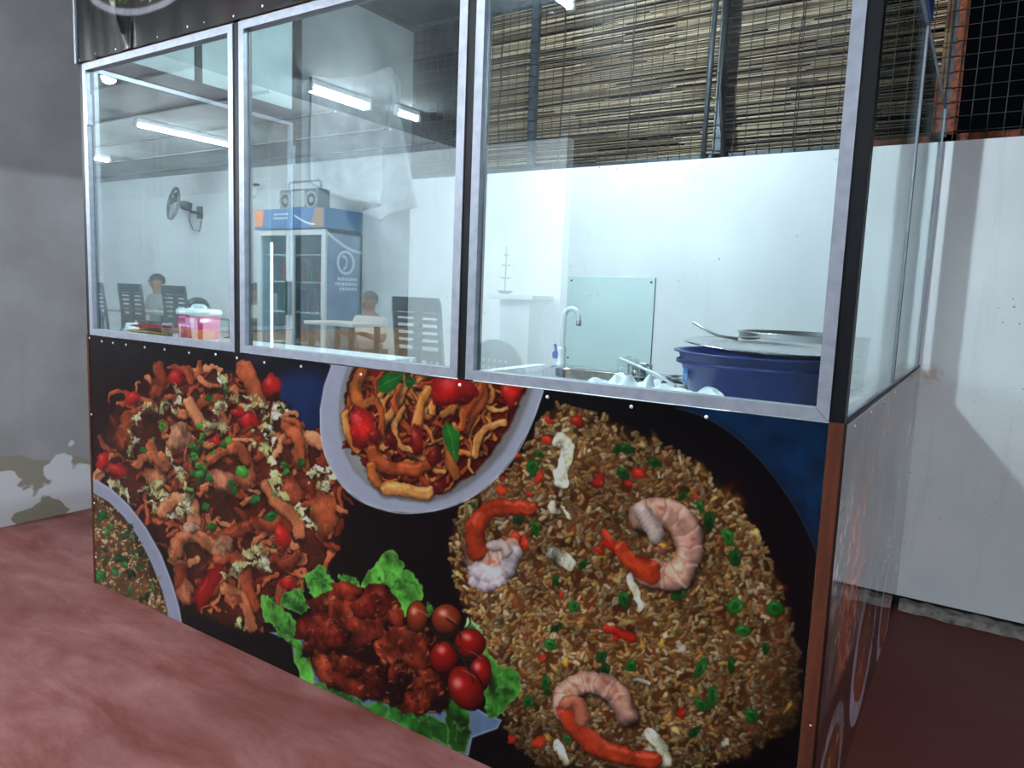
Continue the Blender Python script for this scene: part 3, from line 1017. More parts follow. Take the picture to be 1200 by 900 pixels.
    # shrimp
    def shrimp(body, tail, wd, wt):
        C.stroke([(x + 1.5, y + 3) for x, y in body], wd + 3, (28, 10, 6), soft=6, dark=0, a=.7)
        C.stroke(body, wd, (216, 160, 138), dark=.55, dirl=.42, hl=.10, tex=.4, pw=3)
        B = C.path(body, 6)
        for i in range(1, len(B) - 1):
            d = B[i + 1] - B[i - 1]
            nn = np.array([-d[1], d[0]]) / max(1e-6, np.hypot(*d))
            if i % 4 == 0:      # shell segments
                C.stroke([tuple(B[i] - nn * wd * .9), tuple(B[i] + d * .25), tuple(B[i] + nn * wd * .9)], 1.3, (150, 66, 42), soft=1.6, dark=0, dirl=0, a=.55)
                C.stroke([tuple(B[i] + d * .5 - nn * wd * .8), tuple(B[i] + d * .7), tuple(B[i] + d * .5 + nn * wd * .5)], 2.2, (244, 220, 208), soft=2, dark=0, dirl=0, a=.5)
            C.blob(B[i][0] + ri(-.5, .5) * wd, B[i][1] + ri(-.5, .5) * wd, ri(2, 6), ri(1.5, 4), ri(0, 3), pick([(222, 100, 54), (206, 72, 40), (238, 150, 106), (240, 212, 198)]), amp=.35, soft=2.4, a=.6, hl=.05)
        rib(tail, wt, (178, 58, 30), hl=.14)
        T = C.path(tail, 4)
        for q in T[::2]:
            C.blob(q[0] + ri(-3, 3), q[1] + ri(-3, 3), ri(3, 7), ri(1, 2.4), ri(0, 3), pick([(214, 96, 54), (136, 30, 18), (160, 44, 24)]), amp=.3, soft=2, a=.6, hl=0)
    shrimp([(553, 640), (556, 652), (572, 660), (590, 654), (598, 644)], [(558, 642), (556, 626), (566, 606), (584, 596), (622, 597)], 13, (15, 9))
    C.stroke([(560, 668), (576, 676), (594, 668), (602, 650)], 12, (216, 196, 200), dark=.5, dirl=.4, rib=.05, hl=.10, tex=.35)
    C.stroke([(556, 680), (572, 688), (588, 682)], 7, (204, 182, 190), dark=.5, dirl=.35, rib=.05, hl=.08, tex=.3)
    C.stroke([(577, 640), (588, 638), (594, 646)], 7, (222, 196, 190), dark=.45, hl=.1)
    shrimp([(752, 606), (768, 598), (790, 606), (806, 628), (806, 656), (788, 676), (762, 672)], [(762, 672), (746, 662), (732, 652), (726, 640)], 17, (14, 8))
    C.stroke([(752, 600), (762, 612), (768, 626)], 11, (232, 206, 192), dark=.5, dirl=.4, rib=.04, hl=.10, tex=.35)
    C.blob(772, 644, 9, 7, .2, (150, 84, 76), amp=.2)
    shrimp([(736, 838), (722, 812), (700, 800), (678, 800), (664, 814), (664, 832)], [(666, 832), (672, 848), (690, 866), (716, 882), (764, 892)], 14, (13, 11))
    C.stroke([(664, 824), (674, 822), (682, 832), (684, 844)], 8, (210, 120, 92), dark=.5, hl=.1)
    for (u, v) in C.scatter(rice, 330):
        C.blob(u, v, ri(.6, 1.3), ri(.5, 1.), 0, (250, 226, 186), a=.55, hl=0)

    # ---- pasta bowl
    C.k = 0.
    outer = [(384, 415), (388, 430), (380, 452), (375.5, 478), (376, 505), (381, 532), (392, 556), (408, 576), (430, 591), (456, 599), (482, 601), (510, 599), (534, 591), (558, 579), (582, 560), (602, 536), (618, 508), (630, 480), (639, 452), (642, 420)]
    inner = [(396, 415), (407, 432), (400, 455), (397, 480), (398, 505), (404, 530), (414, 551), (430, 568), (450, 580), (474, 588), (500, 589), (524, 583), (548, 570), (572, 551), (592, 527), (607, 500), (618, 474), (626, 450), (630, 420)]
    C.poly(outer, (186, 190, 212), soft=1.4, tex=.04, edge=((214, 218, 236), 2.5, .5))
    C.poly(inner, (176, 176, 172), soft=2.5, tex=.06, shade=(.12, 20))
    C.poly([(500, 589), (524, 583), (548, 570), (572, 551), (592, 527), (607, 500), (618, 474), (626, 450), (630, 420), (600, 440), (585, 500), (550, 550)], (120, 112, 118), soft=10, tex=.1, a=.6)
    C.k = 4.
    past = [(418, 420), (404, 462), (402, 495), (410, 520), (426, 540), (440, 566), (470, 582), (504, 582), (530, 573), (560, 552), (584, 524), (602, 492), (614, 462), (622, 440), (620, 415)]
    C.poly(past, (104, 22, 16), soft=3, tex=.5, shade=(.3, 8))
    pc = [(206, 126, 60), (190, 104, 46), (220, 146, 78), (164, 74, 34), (178, 60, 34), (140, 34, 22)]
    for (u, v) in C.scatter(past, 26):
        C.blob(u, v, ri(6, 14), ri(5, 10), ri(0, 3), pick([(120, 20, 18), (150, 30, 24), (80, 12, 12)]), amp=.25, hl=.12, tex=.3)
    for (u, v) in C.scatter(past, 190):
        noodle(u, v, ri(22, 54), ri(1.8, 3.8), pick(pc), .8, clip=past)
    for pts, wd in ((((424, 436), (416, 458), (424, 472), (436, 470)), 7), (((478, 450), (458, 484), (446, 508), (452, 524)), 5), (((470, 452), (462, 474), (476, 500), (496, 520)), 4), (((500, 456), (492, 480), (488, 505), (486, 530)), 6),
                    (((436, 528), (446, 544), (474, 550), (500, 546), (506, 530)), 8), (((434, 545), (444, 566), (468, 574)), 6), (((455, 572), (478, 575), (500, 576)), 9), (((566, 452), (566, 470), (552, 488), (546, 502)), 7),
                    (((562, 456), (548, 480), (540, 500)), 6), (((590, 496), (566, 506), (556, 534)), 5), (((442, 470), (448, 494), (444, 516)), 4), (((406, 484), (408, 508), (418, 526)), 5), (((516, 455), (508, 470), (506, 486)), 4),
                    (((540, 462), (530, 480), (520, 486)), 6), (((472, 480), (462, 500), (470, 522), (482, 528)), 4), (((524, 520), (528, 544), (534, 560)), 6)):
        rib(pts, wd, pick(pc[:4]), hl=.14)
    for u, v, rx, ry, an in ((424, 500, 14, 27, 0), (530, 458, 28, 20, .2), (488, 516, 8, 20, 0), (458, 516, 9, 9, 0), (508, 535, 9, 12, .4), (514, 572, 8, 10, 0), (598, 462, 14, 16, 0), (440, 512, 8, 9, 0)):
        C.blob(u, v, rx, ry, an, pick([(206, 34, 28), (176, 24, 22)]) if rx > 10 else (124, 26, 22), amp=.12, hl=.25, tex=.35)
    for (u, v) in C.scatter([(410, 470), (438, 470), (438, 530), (412, 530)], 12):
        C.blob(u, v, 1.6, 1.2, 0, (244, 180, 140), a=.7, hl=0)

    def leaf(p0, p1, wd, col):
        P0_, P1_ = np.array(p0, float), np.array(p1, float)
        d = P1_ - P0_
        nrm = np.array([-d[1], d[0]]) / np.hypot(*d)
        L, Rr = [], []
        for t in np.linspace(0, 1, 9):
            k = math.sin(PI * min(1, t ** .8)) * wd
            L.append(P0_ + d * t + nrm * k)
            Rr.append(P0_ + d * t - nrm * k)
        C.poly([tuple(x) for x in L + Rr[::-1]], col, soft=1.2, tex=.2, shade=(.3, 4), edge=((60, 160, 50), 1.6, .4))
        C.stroke([tuple(P0_ + d * .06), tuple(P0_ + d * .94)], .9, (96, 180, 80), a=.8, smooth=False)
    leaf((441, 458), (474, 436), 11, (32, 116, 40))
    leaf((474, 446), (490, 448), 8, (26, 96, 34))
    leaf((525, 495), (535, 544), 9.5, (42, 138, 44))
    for (u, v) in C.scatter(past, 110):
        C.blob(u, v, ri(.7, 1.8), ri(.6, 1.2), ri(0, 3), (250, 206, 170), a=.7, hl=0)
    C.k = 0.
    # rim highlight
    C.stroke([(376, 480), (378, 520), (392, 556), (418, 584), (456, 599), (490, 601), (530, 593), (566, 574), (600, 540), (622, 500), (638, 455)], 1.2, (226, 228, 244), dark=.1, a=.8)
    # dark gap between heap, bowl and rice
    # ---- grilled chicken on lettuce
    z4 = lambda L: [(300 + x / 3.53, 640 + y / 3.53) for x, y in L]
    lg = [(62, 128, 44), (74, 140, 52), (44, 104, 36), (34, 84, 30)]
    plate = z4([(55, 355), (150, 390), (160, 480), (260, 580), (420, 660), (560, 720), (700, 800), (880, 866), (895, 790), (1000, 752), (1018, 716), (950, 690), (800, 600), (300, 350)])
    C.k = 0.
    C.poly(plate, (116, 140, 178), soft=1.4, tex=.08, edge=((196, 210, 228), 2, .7))

    C.k = 4.

    def frill(pts, col, lit=(146, 196, 106)):
        P = C.path(z4(pts) + [z4(pts)[0]], 5)
        Q = []
        for i, p in enumerate(P):
            Q.append((p[0] + ri(-1.8, 1.8), p[1] + ri(-1.8, 1.8)))
        C.poly(Q, col, soft=1.2, tex=.9, shade=(-.2, 3), edge=(lit, 1.6, .7))
        c = np.mean(P, 0)
        for k in range(5):
            q = P[int(R.integers(len(P)))]
            C.stroke([tuple(c), tuple((c + q) / 2 + R.uniform(-2, 2, 2)), tuple(c * .2 + q * .8)], (1.4, .7), lit, a=.55)
        for k in range(16):
            q = P[int(R.integers(len(P)))]
            f_ = ri(.1, .85)
            m_ = c * (1 - f_) + q * f_
            C.blob(m_[0], m_[1], ri(3, 7), ri(1.5, 3.5), ri(0, 3), pick([(26, 84, 24), (30, 100, 34), (110, 190, 84), (20, 66, 22)]), amp=.3, soft=1.8, a=.6, hl=0)
    frill([(440, 160), (470, 90), (560, 20), (610, 80), (670, 140), (684, 220), (600, 300), (540, 210)], lg[1])
    frill([(190, 130), (215, 110), (270, 78), (320, 150), (330, 200), (230, 200)], lg[1])
    frill([(345, 130), (360, 115), (410, 130), (440, 170), (400, 180)], lg[0])
    frill([(110, 200), (180, 175), (225, 240), (195, 275), (115, 255)], lg[0])
    frill([(18, 200), (60, 205), (120, 260), (180, 330), (200, 420), (250, 560), (200, 560), (160, 480), (150, 400), (85, 370), (75, 325), (28, 305)], lg[1])
    frill([(250, 560), (330, 580), (470, 650), (520, 640), (560, 720), (420, 660), (300, 600)], lg[3])
    frill([(540, 650), (640, 635), (720, 690), (805, 750), (800, 825), (700, 790), (560, 725)], lg[2])
    frill([(780, 580), (860, 625), (892, 740), (882, 800), (860, 862), (805, 835), (780, 700)], lg[2])
    frill([(955, 420), (1000, 480), (1085, 520), (1102, 590), (1050, 650), (1000, 705), (945, 700), (950, 600)], lg[0])
    frill([(710, 235), (735, 245), (740, 280), (715, 290)], lg[1])
    frill([(870, 300), (930, 340), (930, 370), (870, 370)], (140, 190, 120))
    dk = [(250, 240), (420, 170), (560, 200), (620, 300), (760, 360), (850, 520), (790, 680), (660, 690), (500, 640), (330, 590), (250, 520), (190, 420)]
    C.poly(z4(dk), (34, 8, 8), soft=4, tex=.4)
    meat = [(320, 260, 95, 75, .2), (250, 330, 70, 75, .8), (420, 320, 110, 95, .5), (250, 420, 55, 48, 0), (380, 185, 60, 40, .5), (520, 225, 80, 55, .6), (570, 290, 40, 40, 0), (300, 500, 55, 65, .4), (420, 550, 95, 75, .3), (380, 500, 55, 45, 0),
            (560, 400, 55, 80, .5), (640, 400, 85, 70, .5), (640, 480, 75, 65, 0), (700, 560, 60, 50, 0), (690, 630, 95, 55, -.5), (330, 370, 60, 50, .2), (460, 250, 55, 60, 0), (590, 520, 40, 50, 0)]
    for x, y, rx, ry, an in meat:
        u, v = 300 + x / 3.53, 640 + y / 3.53
        C.blob(u, v, rx / 3.3, ry / 3.3, an, pick([(104, 34, 18), (118, 46, 24), (88, 24, 15), (110, 38, 22)]), amp=.2, tex=.8, dark=.62, hl=.12, dirl=.45)
    M_ = z4(dk)
    C.k = 6.
    for (u, v) in C.scatter(M_, 210):
        C.blob(u, v, ri(2, 6), ri(1.2, 3.6), ri(0, 3), pick([(176, 84, 44), (200, 116, 70), (96, 22, 14), (60, 12, 10), (160, 60, 34), (44, 8, 8)]), amp=.35, tex=.5, soft=1.8, hl=.08, a=.7)
    for (u, v) in C.scatter(M_, 60):
        C.stroke([(u, v), (u + ri(-5, 5), v + ri(-3, 3))], ri(.5, 1.1), (236, 172, 136), a=.75, smooth=False)
    C.k = 0.
    for x, y, rx, ry, an in ((668, 290, 46, 68, .0), (788, 300, 64, 64, .2), (886, 400, 68, 62, .3), (930, 520, 48, 72, .0), (778, 455, 60, 70, .3), (868, 585, 72, 98, -.45)):
        u, v = 300 + x / 3.53, 640 + y / 3.53
        C.blob(u, v, rx / 3.45, ry / 3.45, an, (58, 8, 8), amp=.02, hl=0)
        C.blob(u, v, rx / 3.6, ry / 3.6, an, (164, 26, 20) if y > 350 else (158, 58, 30), amp=.02, tex=.08, dark=.5, hl=.5, dirl=.3)
    for pts in (((720, 330), (760, 380), (800, 395), (850, 420)), ((790, 300), (830, 330), (850, 380)), ((760, 400), (800, 370), (880, 330), (885, 290)), ((800, 395), (850, 460), (900, 470)), ((860, 470), (890, 530), (900, 560))):
        C.stroke(z4(pts), 1.5, (30, 40, 22), tex=.2, hl=.06)
    for x, y in ((690, 270), (800, 290), (905, 440), (880, 520)):
        C.stroke(z4([(x - 25, y - 8), (x, y + 2), (x + 28, y + 22)]), .8, (236, 200, 190), a=.8)
    # print edges: white dust specks
    for _ in range(70):
        C.blob(ri(110, 960), ri(400, 890), ri(.4, .8), ri(.4, .8), 0, (190, 190, 200), a=.6, hl=0)


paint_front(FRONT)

# ------------------------------------------------------------------ header print (drawn in millimetres) and side print
_mm = lambda u, v: (np.asarray(u) / 1000., np.asarray(v) / 1000.)
_im = lambda X, Z: (X * 1000., Z * 1000.)
HEAD = Canvas(.0065, W, TOP + .003, 2.41, 1214, 304, _mm, _im, 3)
SIDE = Canvas(.027, D - .003, .003, SILL - .005, 816, 446, _mm, _im, 5)


def paint_head(C):
    R = C.rng
    ri = lambda a, b: float(R.uniform(a, b))
    C.img[:] = (13, 12, 17)
    C.img += (C.noise[..., None] - .5) * np.array((24, 8, 11), np.float32)
    C.blob(880, 1850, 220, 60, 0, (70, 20, 26), soft=40, hl=0, a=.6)
    # plate of salad, its lower rim dips into view
    C.blob(440, 2150, 450, 262, 0, (196, 196, 206), amp=0, soft=4, dark=.1, hl=0, dirl=0)
    C.blob(440, 2156, 428, 248, 0, (70, 66, 64), amp=0, soft=4, dark=.3, hl=0, dirl=0)
    for _ in range(420):
        a = ri(0, 6.28)
        q = math.sqrt(R.random()) * .96
        u, v = 440 + 425 * q * math.cos(a), 2156 + 246 * q * math.sin(a)
        k = R.random()
        c = (60, 150, 60) if k < .5 else ((190, 60, 60) if k < .62 else ((236, 190, 90) if k < .74 else ((232, 226, 214) if k < .84 else (34, 96, 44))))
        if k < .5:
            an = ri(0, 3)
            L = ri(18, 44)
            C.stroke([(u, v), (u + L * math.cos(an), v + L * math.sin(an) * .7)], (ri(4, 8), 1.5), c, smooth=False, hl=.1)
        else:
            C.blob(u, v, ri(10, 28), ri(8, 20), ri(0, 3), c, amp=.25, hl=.12)
    # more dishes higher up and to the right, out of the picture's reach
    for cx, c in ((1250, (170, 90, 50)), (2000, (120, 130, 60))):
        C.blob(cx, 2190, 330, 170, 0, (206, 206, 214), amp=0, soft=4, dark=.1, hl=0)
        C.blob(cx, 2196, 300, 150, 0, c, amp=.03, soft=4, tex=.6)


def paint_side(C):
    R = C.rng
    ri = lambda a, b: float(R.uniform(a, b))
    C.img[:] = (92, 84, 88)
    C.img += (C.noise[..., None] - .5) * 70
    for _ in range(60):
        u, v = ri(0, 1660), ri(330, 900)
        c = [(170, 110, 96), (150, 130, 126), (120, 126, 124), (186, 140, 120), (110, 104, 110), (196, 196, 198)][int(R.integers(6))]
        C.blob(u, v, ri(40, 150), ri(60, 180), ri(-.3, .3), c, amp=.2, soft=20, hl=0, tex=.4, a=.6)
    C.blob(330, 560, 170, 260, .1, (226, 128, 100), amp=.2, soft=24, hl=0, tex=.4, a=.8)
    C.blob(1250, 560, 130, 260, .1, (160, 176, 172), amp=.2, soft=24, hl=0, tex=.3, a=.7)
    # dishes along the bottom
    C.poly([(0, 0), (1660, 0), (1660, 330), (0, 330)], (40, 20, 18), soft=30, tex=.4, a=.85)
    for u, v, r, c in ((230, 110, 190, (190, 180, 196)), (700, 240, 230, (196, 184, 206)), (1250, 150, 210, (190, 190, 204)), (1560, 280, 130, (150, 170, 178))):
        C.blob(u, v, r, r * .9, 0, c, amp=0, soft=4, dark=.15, hl=0)
        C.blob(u, v, r * .74, r * .66, 0, (168, 84, 40), amp=.06, soft=6, tex=.5)
        for _ in range(18):
            C.blob(u + ri(-.5, .5) * r, v + ri(-.45, .45) * r, ri(10, 34), ri(8, 24), ri(0, 3), [(206, 120, 60), (120, 40, 24), (90, 110, 40), (190, 60, 40)][int(R.integers(4))], amp=.2)


paint_head(HEAD)
paint_side(SIDE)


def head_place(X, Z):
    """vinyl stretched over the header: ripples and a peaked fold near the left end"""
    e = np.exp(-((X - .12) / .16) ** 2)
    y = -.0065 - .0035 * e * np.sin(X * 74 + Z * 9) - .002 * np.exp(-(Z - TOP) / .12) * (1 + np.sin(X * 46)) * np.exp(-X / .9)
    ridge = np.abs((X - .323) + (Z - 1.79) * .55)
    y = y - .010 * np.exp(-ridge / .02) * np.clip((Z - TOP) / .05, 0, 1) * np.clip((2.1 - Z) / .2, 0, 1)
    ridge2 = np.abs((X - .335) - (Z - 1.79) * .05)
    y = y - .008 * np.exp(-ridge2 / .012) * np.clip((1.95 - Z) / .1, 0, 1)
    return X, y, Z
# ------------------------------------------------------------------ the stall
STALL = thing('food_stall', 'glazed food stall with aluminium windows and food pictures on its panels', 'food stall', (0, 0, 0))


def frame_mesh(a0, a1, z0, z1, t, d0, d1, axis):
    """mitred frame of four bars in the x-z (axis y) or y-z (axis x) plane"""
    bm = new()
    e = .0006
    o = [(a0, z0), (a1, z0), (a1, z1), (a0, z1)]
    i = [(a0 + t, z0 + t), (a1 - t, z0 + t), (a1 - t, z1 - t), (a0 + t, z1 - t)]
    for k in range(4):
        p, q, r, s_ = o[k], o[(k + 1) % 4], i[(k + 1) % 4], i[k]
        sh = (e, 0) if k % 2 == 0 else (0, e)
        pts = [(p[0] + sh[0], p[1] + sh[1]), (q[0] - sh[0], q[1] - sh[1]), (r[0] - sh[0], r[1] - sh[1]), (s_[0] + sh[0], s_[1] + sh[1])]
        prism(bm, pts, d0, d1, axis)
    return bm


def build_stall():
    S = STALL
    # posts: timber below the sill at the ends, dark tube above
    for x0, x1 in ((.001, P0), (X1, X2), (X3, X4), (X5, W - .0005)):
        bx('post', M_post, x0 + .0003, x1 - .0003, .0, .028, SILL if x0 > 2 or x0 < .1 else .02, 2.41, S)
    bx('timber_post', M_wood, X5 + .001, W - .001, -.002, .026, 0, SILL, S)
    bx('timber_post', M_wood, .0, .012, -.003, .026, 0, SILL, S)
    # front panel board + print
    b = bx('front_board', M_ply, .012, X5, .002, .014, .003, SILL - .004, S)
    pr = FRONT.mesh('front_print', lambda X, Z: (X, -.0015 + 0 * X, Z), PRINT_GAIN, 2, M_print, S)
    pr['label'] = 'printed picture of noodles, pasta, grilled chicken, tomatoes and shrimp fried rice'
    rnd = random.Random(5)
    sm = new()
    lathe(sm, [(0, 0), (.0042, 0), (.0036, .0016), (.0014, .0022), (0, .0022)], seg=8)
    s0 = obj('screw', sm, M_screw, S, loc=(.02, -.0015, SILL - .012))
    s0.rotation_euler = (PI / 2, 0, 0)
    spots = [(x, SILL - .014 - rnd.random() * .006) for x in (.1, .17, .25, .36, .47, .6, .73, .83, .95, 1.1, 1.32, 1.63, 1.86, 2.05, 2.2)]
    spots += [(.018, z) for z in (.62, .3, .1)] + [(.02, TOP + .012)] + [(x, TOP + .014 + rnd.random() * .008) for x in (.12, .24, .33, .47, .62, .7, .83, .95, 1.1)]
    for x, z in spots:
        c = s0.copy()
        COL.objects.link(c)
        c.location = (x, -.002 if z < 1 else -.006, z)
    for z in (.36,):
        c = s0.copy()
        c.scale = (.5, .5, .5)
        COL.objects.link(c)
        c.location = (X5 + .016, -.0022, z)
    # glazed front windows
    for k, (a, b_) in enumerate(((P0, X1), (X2, X3), (X4, X5))):
        f = obj('window_frame', frame_mesh(a, b_, SILL, TOP, .0215, -.003, .024, 'y'), M_alu, S)
        bx('glass_pane', M_glass, a + .018, b_ - .018, .008, .012, SILL + .018, TOP - .018, f)
        bx('gasket', M_black, a + .0215, a + .0245, .013, .022, SILL + .021, TOP - .021, f)
        bx('gasket', M_black, b_ - .0245, b_ - .0215, .013, .022, SILL + .021, TOP - .021, f)
        if k == 0:
            bx('hinge', M_alu, a + .022, a + .029, -.004, .012, 1.60, 1.70, f)
    # header with its print
    bx('header_board', M_ply, .0, W, .002, .016, TOP + .002, 2.41, S)
    HEAD.mesh('header_print', head_place, PRINT_GAIN, 2, M_print, S)
    bx('header_edge', M_alu, -.004, .0065, -.012, .016, TOP + .002, 2.41, S)
    # right side
    bx('side_board', M_ply, W - .02, W - .006, .026, D - .004, .003, SILL - .004, S)
    sp = SIDE.mesh('side_print', lambda X, Z: (W + 0 * X, X, Z), 1.5, 2, M_print_side, S)
    sp['label'] = 'glossy side panel with a pale print of dishes'
    for a, b_ in ((.03, YM - .002), (YM + .002, D - .004)):
        f = obj('side_window_frame', frame_mesh(a, b_, SILL, 1.79, .003 if a > .1 else .005, W - .013, W - .005, 'x'), M_alu, S)
        bx('glass_pane', M_glass_side, W - .012, W - .008, a + .003, b_ - .003, SILL + .003, 1.787, f)
    bx('side_rail', M_post, W - .02, W - .001, .03, D - .003, SILL - .004, SILL, S)
    bx('mullion', M_post, W - .014, W - .004, YM - .002, YM + .002, SILL, 1.79, S)
    bx('jamb', M_alu, W - .05, W - .03, D - .105, D - .06, SILL, 1.79, S)
    bx('header_board', mat('blue_header', (60, 84, 170), .4), W - .016, W, .03, YM, 1.795, 2.41, S)
    for y in (.12, .34, .55, .8, 1.0, 1.2, 1.4):
        c = s0.copy()
        COL.objects.link(c)
        c.rotation_euler = (PI / 2, 0, PI / 2)
        c.location = (W, y, SILL - .02)
        c.data = s0.data
    # left side: hinged glazed leaf, rail, transom lights, rear board
    bx('side_board', M_ply, .002, .016, .028, D - .004, .003, SILL, S)
    f = obj('side_window_frame', frame_mesh(.034, .872, SILL + .004, 1.795, .014, .006, .026, 'x'), M_alu, S)
    bx('glass_pane', M_glass_side, .014, .018, .045, .862, SILL + .015, 1.785, f)
    bx('hinge', M_alu, .026, .034, .862, .878, 1.62, 1.70, f)
    bx('top_rail', M_post, .0, .03, .028, .915, 1.80, 1.848, S)
    bx('post', M_post, .0, .03, .876, .915, .0, 2.41, S)
    bx('post', M_post, .004, .026, .415, .440, 1.848, 2.41, S)
    M_transom = mat('pale_transom_board', (150, 172, 174), .5, noise=(8, (132, 154, 158), .4, .7))
    for a, b_ in ((.03, .413), (.442, .874)):
        bx('transom_board', M_transom, .010, .016, a, b_, 1.85, 2.405, S)
    bx('rear_board', mat('grey_board', (96, 104, 108), .7, noise=(4, (72, 78, 84), .35, .7)), .0, .014, .917, D - .006, SILL, 2.41, S)
    bx('top_beam', M_post, .0, W, .016, .05, 2.41, 2.44, S)
    bx('top_beam', M_post, .0, .03, .05, D - .02, 2.41, 2.44, S)
    bx('top_beam', M_post, W - .03, W, .05, D - .02, 2.41, 2.44, S)


build_stall()


# loose sheet hung over the rear board
def build_sheet():
    bm = new()
    n, m = 64, 40
    top = [(.97, 2.02), (1.10, 2.04), (1.25, 2.085), (1.456, 2.19), (1.56, 2.15)]
    bot = [(.965, 1.56), (1.12, 1.52), (1.23, 1.47), (1.415, 1.43), (1.56, 1.56)]
    G = []
    for j in range(m):
        t = j / (m - 1)
        row = []
        for i in range(n):
            q = i / (n - 1) * 4
            k = min(3, int(q))
            fr = q - k
            p = np.array(top[k]) * (1 - t) + np.array(bot[k]) * t
            p2 = np.array(top[k + 1]) * (1 - t) + np.array(bot[k + 1]) * t
            p = p * (1 - fr) + p2 * fr
            h = max(0., (2.19 - p[1]) / .7)
            yl, yr = 1.456 - .25 * h, 1.456 + .055 * h
            fold = h * (.20 * math.exp(-((p[0] - yl) / .045) ** 2) + .17 * math.exp(-((p[0] - yr) / .028) ** 2))
            fold += .008 * math.sin(p[0] * 60 + p[1] * 9) * h + .01 * math.sin(p[0] * 23)
            row.append(bm.verts.new((.034 + fold, min(p[0], 1.60), p[1])))
        G.append(row)
    for j in range(m - 1):
        for i in range(n - 1):
            bm.faces.new((G[j][i], G[j][i + 1], G[j + 1][i + 1], G[j + 1][i])).smooth = True
    o = obj('hanging_sheet', bm, mat('grey_fabric', (128, 134, 138), .8, noise=(14, (108, 112, 116), .4, .7), bump=(90, .2)))
    so = o.modifiers.new('thick', 'SOLIDIFY')
    so.thickness = .002
    tag(o, 'grey fabric sheet hanging in folds over the board left of the mesh window', 'sheet')
    return o


build_sheet()


# bulb over the counter
def build_bulb():
    t = thing('hanging_bulb', 'lit white bulb hanging inside the food stall', 'lamp', (1.34, .8, 2.10))
    bm = new()
    lathe(bm, [(0, 0), (.018, .003), (.030, .016), (.034, .034), (.030, .05), (.020, .062)], seg=20)
    obj('bulb', bm, M_bulb_on, t)
    bm = new()
    lathe(bm, [(.020, .062), (.024, .066), (.024, .10), (.012, .115), (.004, .12), (0, .12)], seg=16)
    obj('holder', bm, M_white_pl, t)
    bm = new()
    tube(bm, [(0, 0, .118), (.003, .002, .2), (0, 0, ZC - 2.10)], .003, 6)
    obj('cord', bm, M_black, t)


build_bulb()
# ------------------------------------------------------------------ things inside the stall
ZR, ZL = .865, .913      # right counter, left ledge


def build_counters():
    o = thing('counter_ledge', 'narrow white ledge behind the left windows of the stall', 'ledge', (.70, .12, 0))
    bx('worktop', M_top, -.66, .62, -.088, .085, ZL - .025, ZL, o, .002)
    for x in (-.6, .0, .56):
        bx('leg', M_ply, x, x + .04, .05, .09, 0, ZL - .025, o)
    o = thing('counter', 'pale counter with the sink behind the right window of the stall', 'counter', (1.88, .5, 0))
    bm = new()
    # worktop with the cut-out of the sink: four slabs
    sx0, sx1, sy0, sy1 = -.41, -.04, -.06, .23
    y0, y1, x0, x1 = -.465, .30, -.53, .525
    for a, b, c, d in ((x0, x1, y0, sy0), (x0, x1, sy1, y1), (x0, sx0, sy0, sy1), (sx1, x1, sy0, sy1)):
        box(bm, a, b, c, d, ZR - .03, ZR)
    box(bm, .09, x1, y1, .64, ZR - .03, ZR)
    obj('worktop', bm, M_top, o)
    for x, y in ((-.5, -.4), (.46, -.4), (-.5, .25), (.46, .58)):
        bx('leg', M_ply, x, x + .04, y, y + .04, 0, ZR - .03, o)


build_counters()


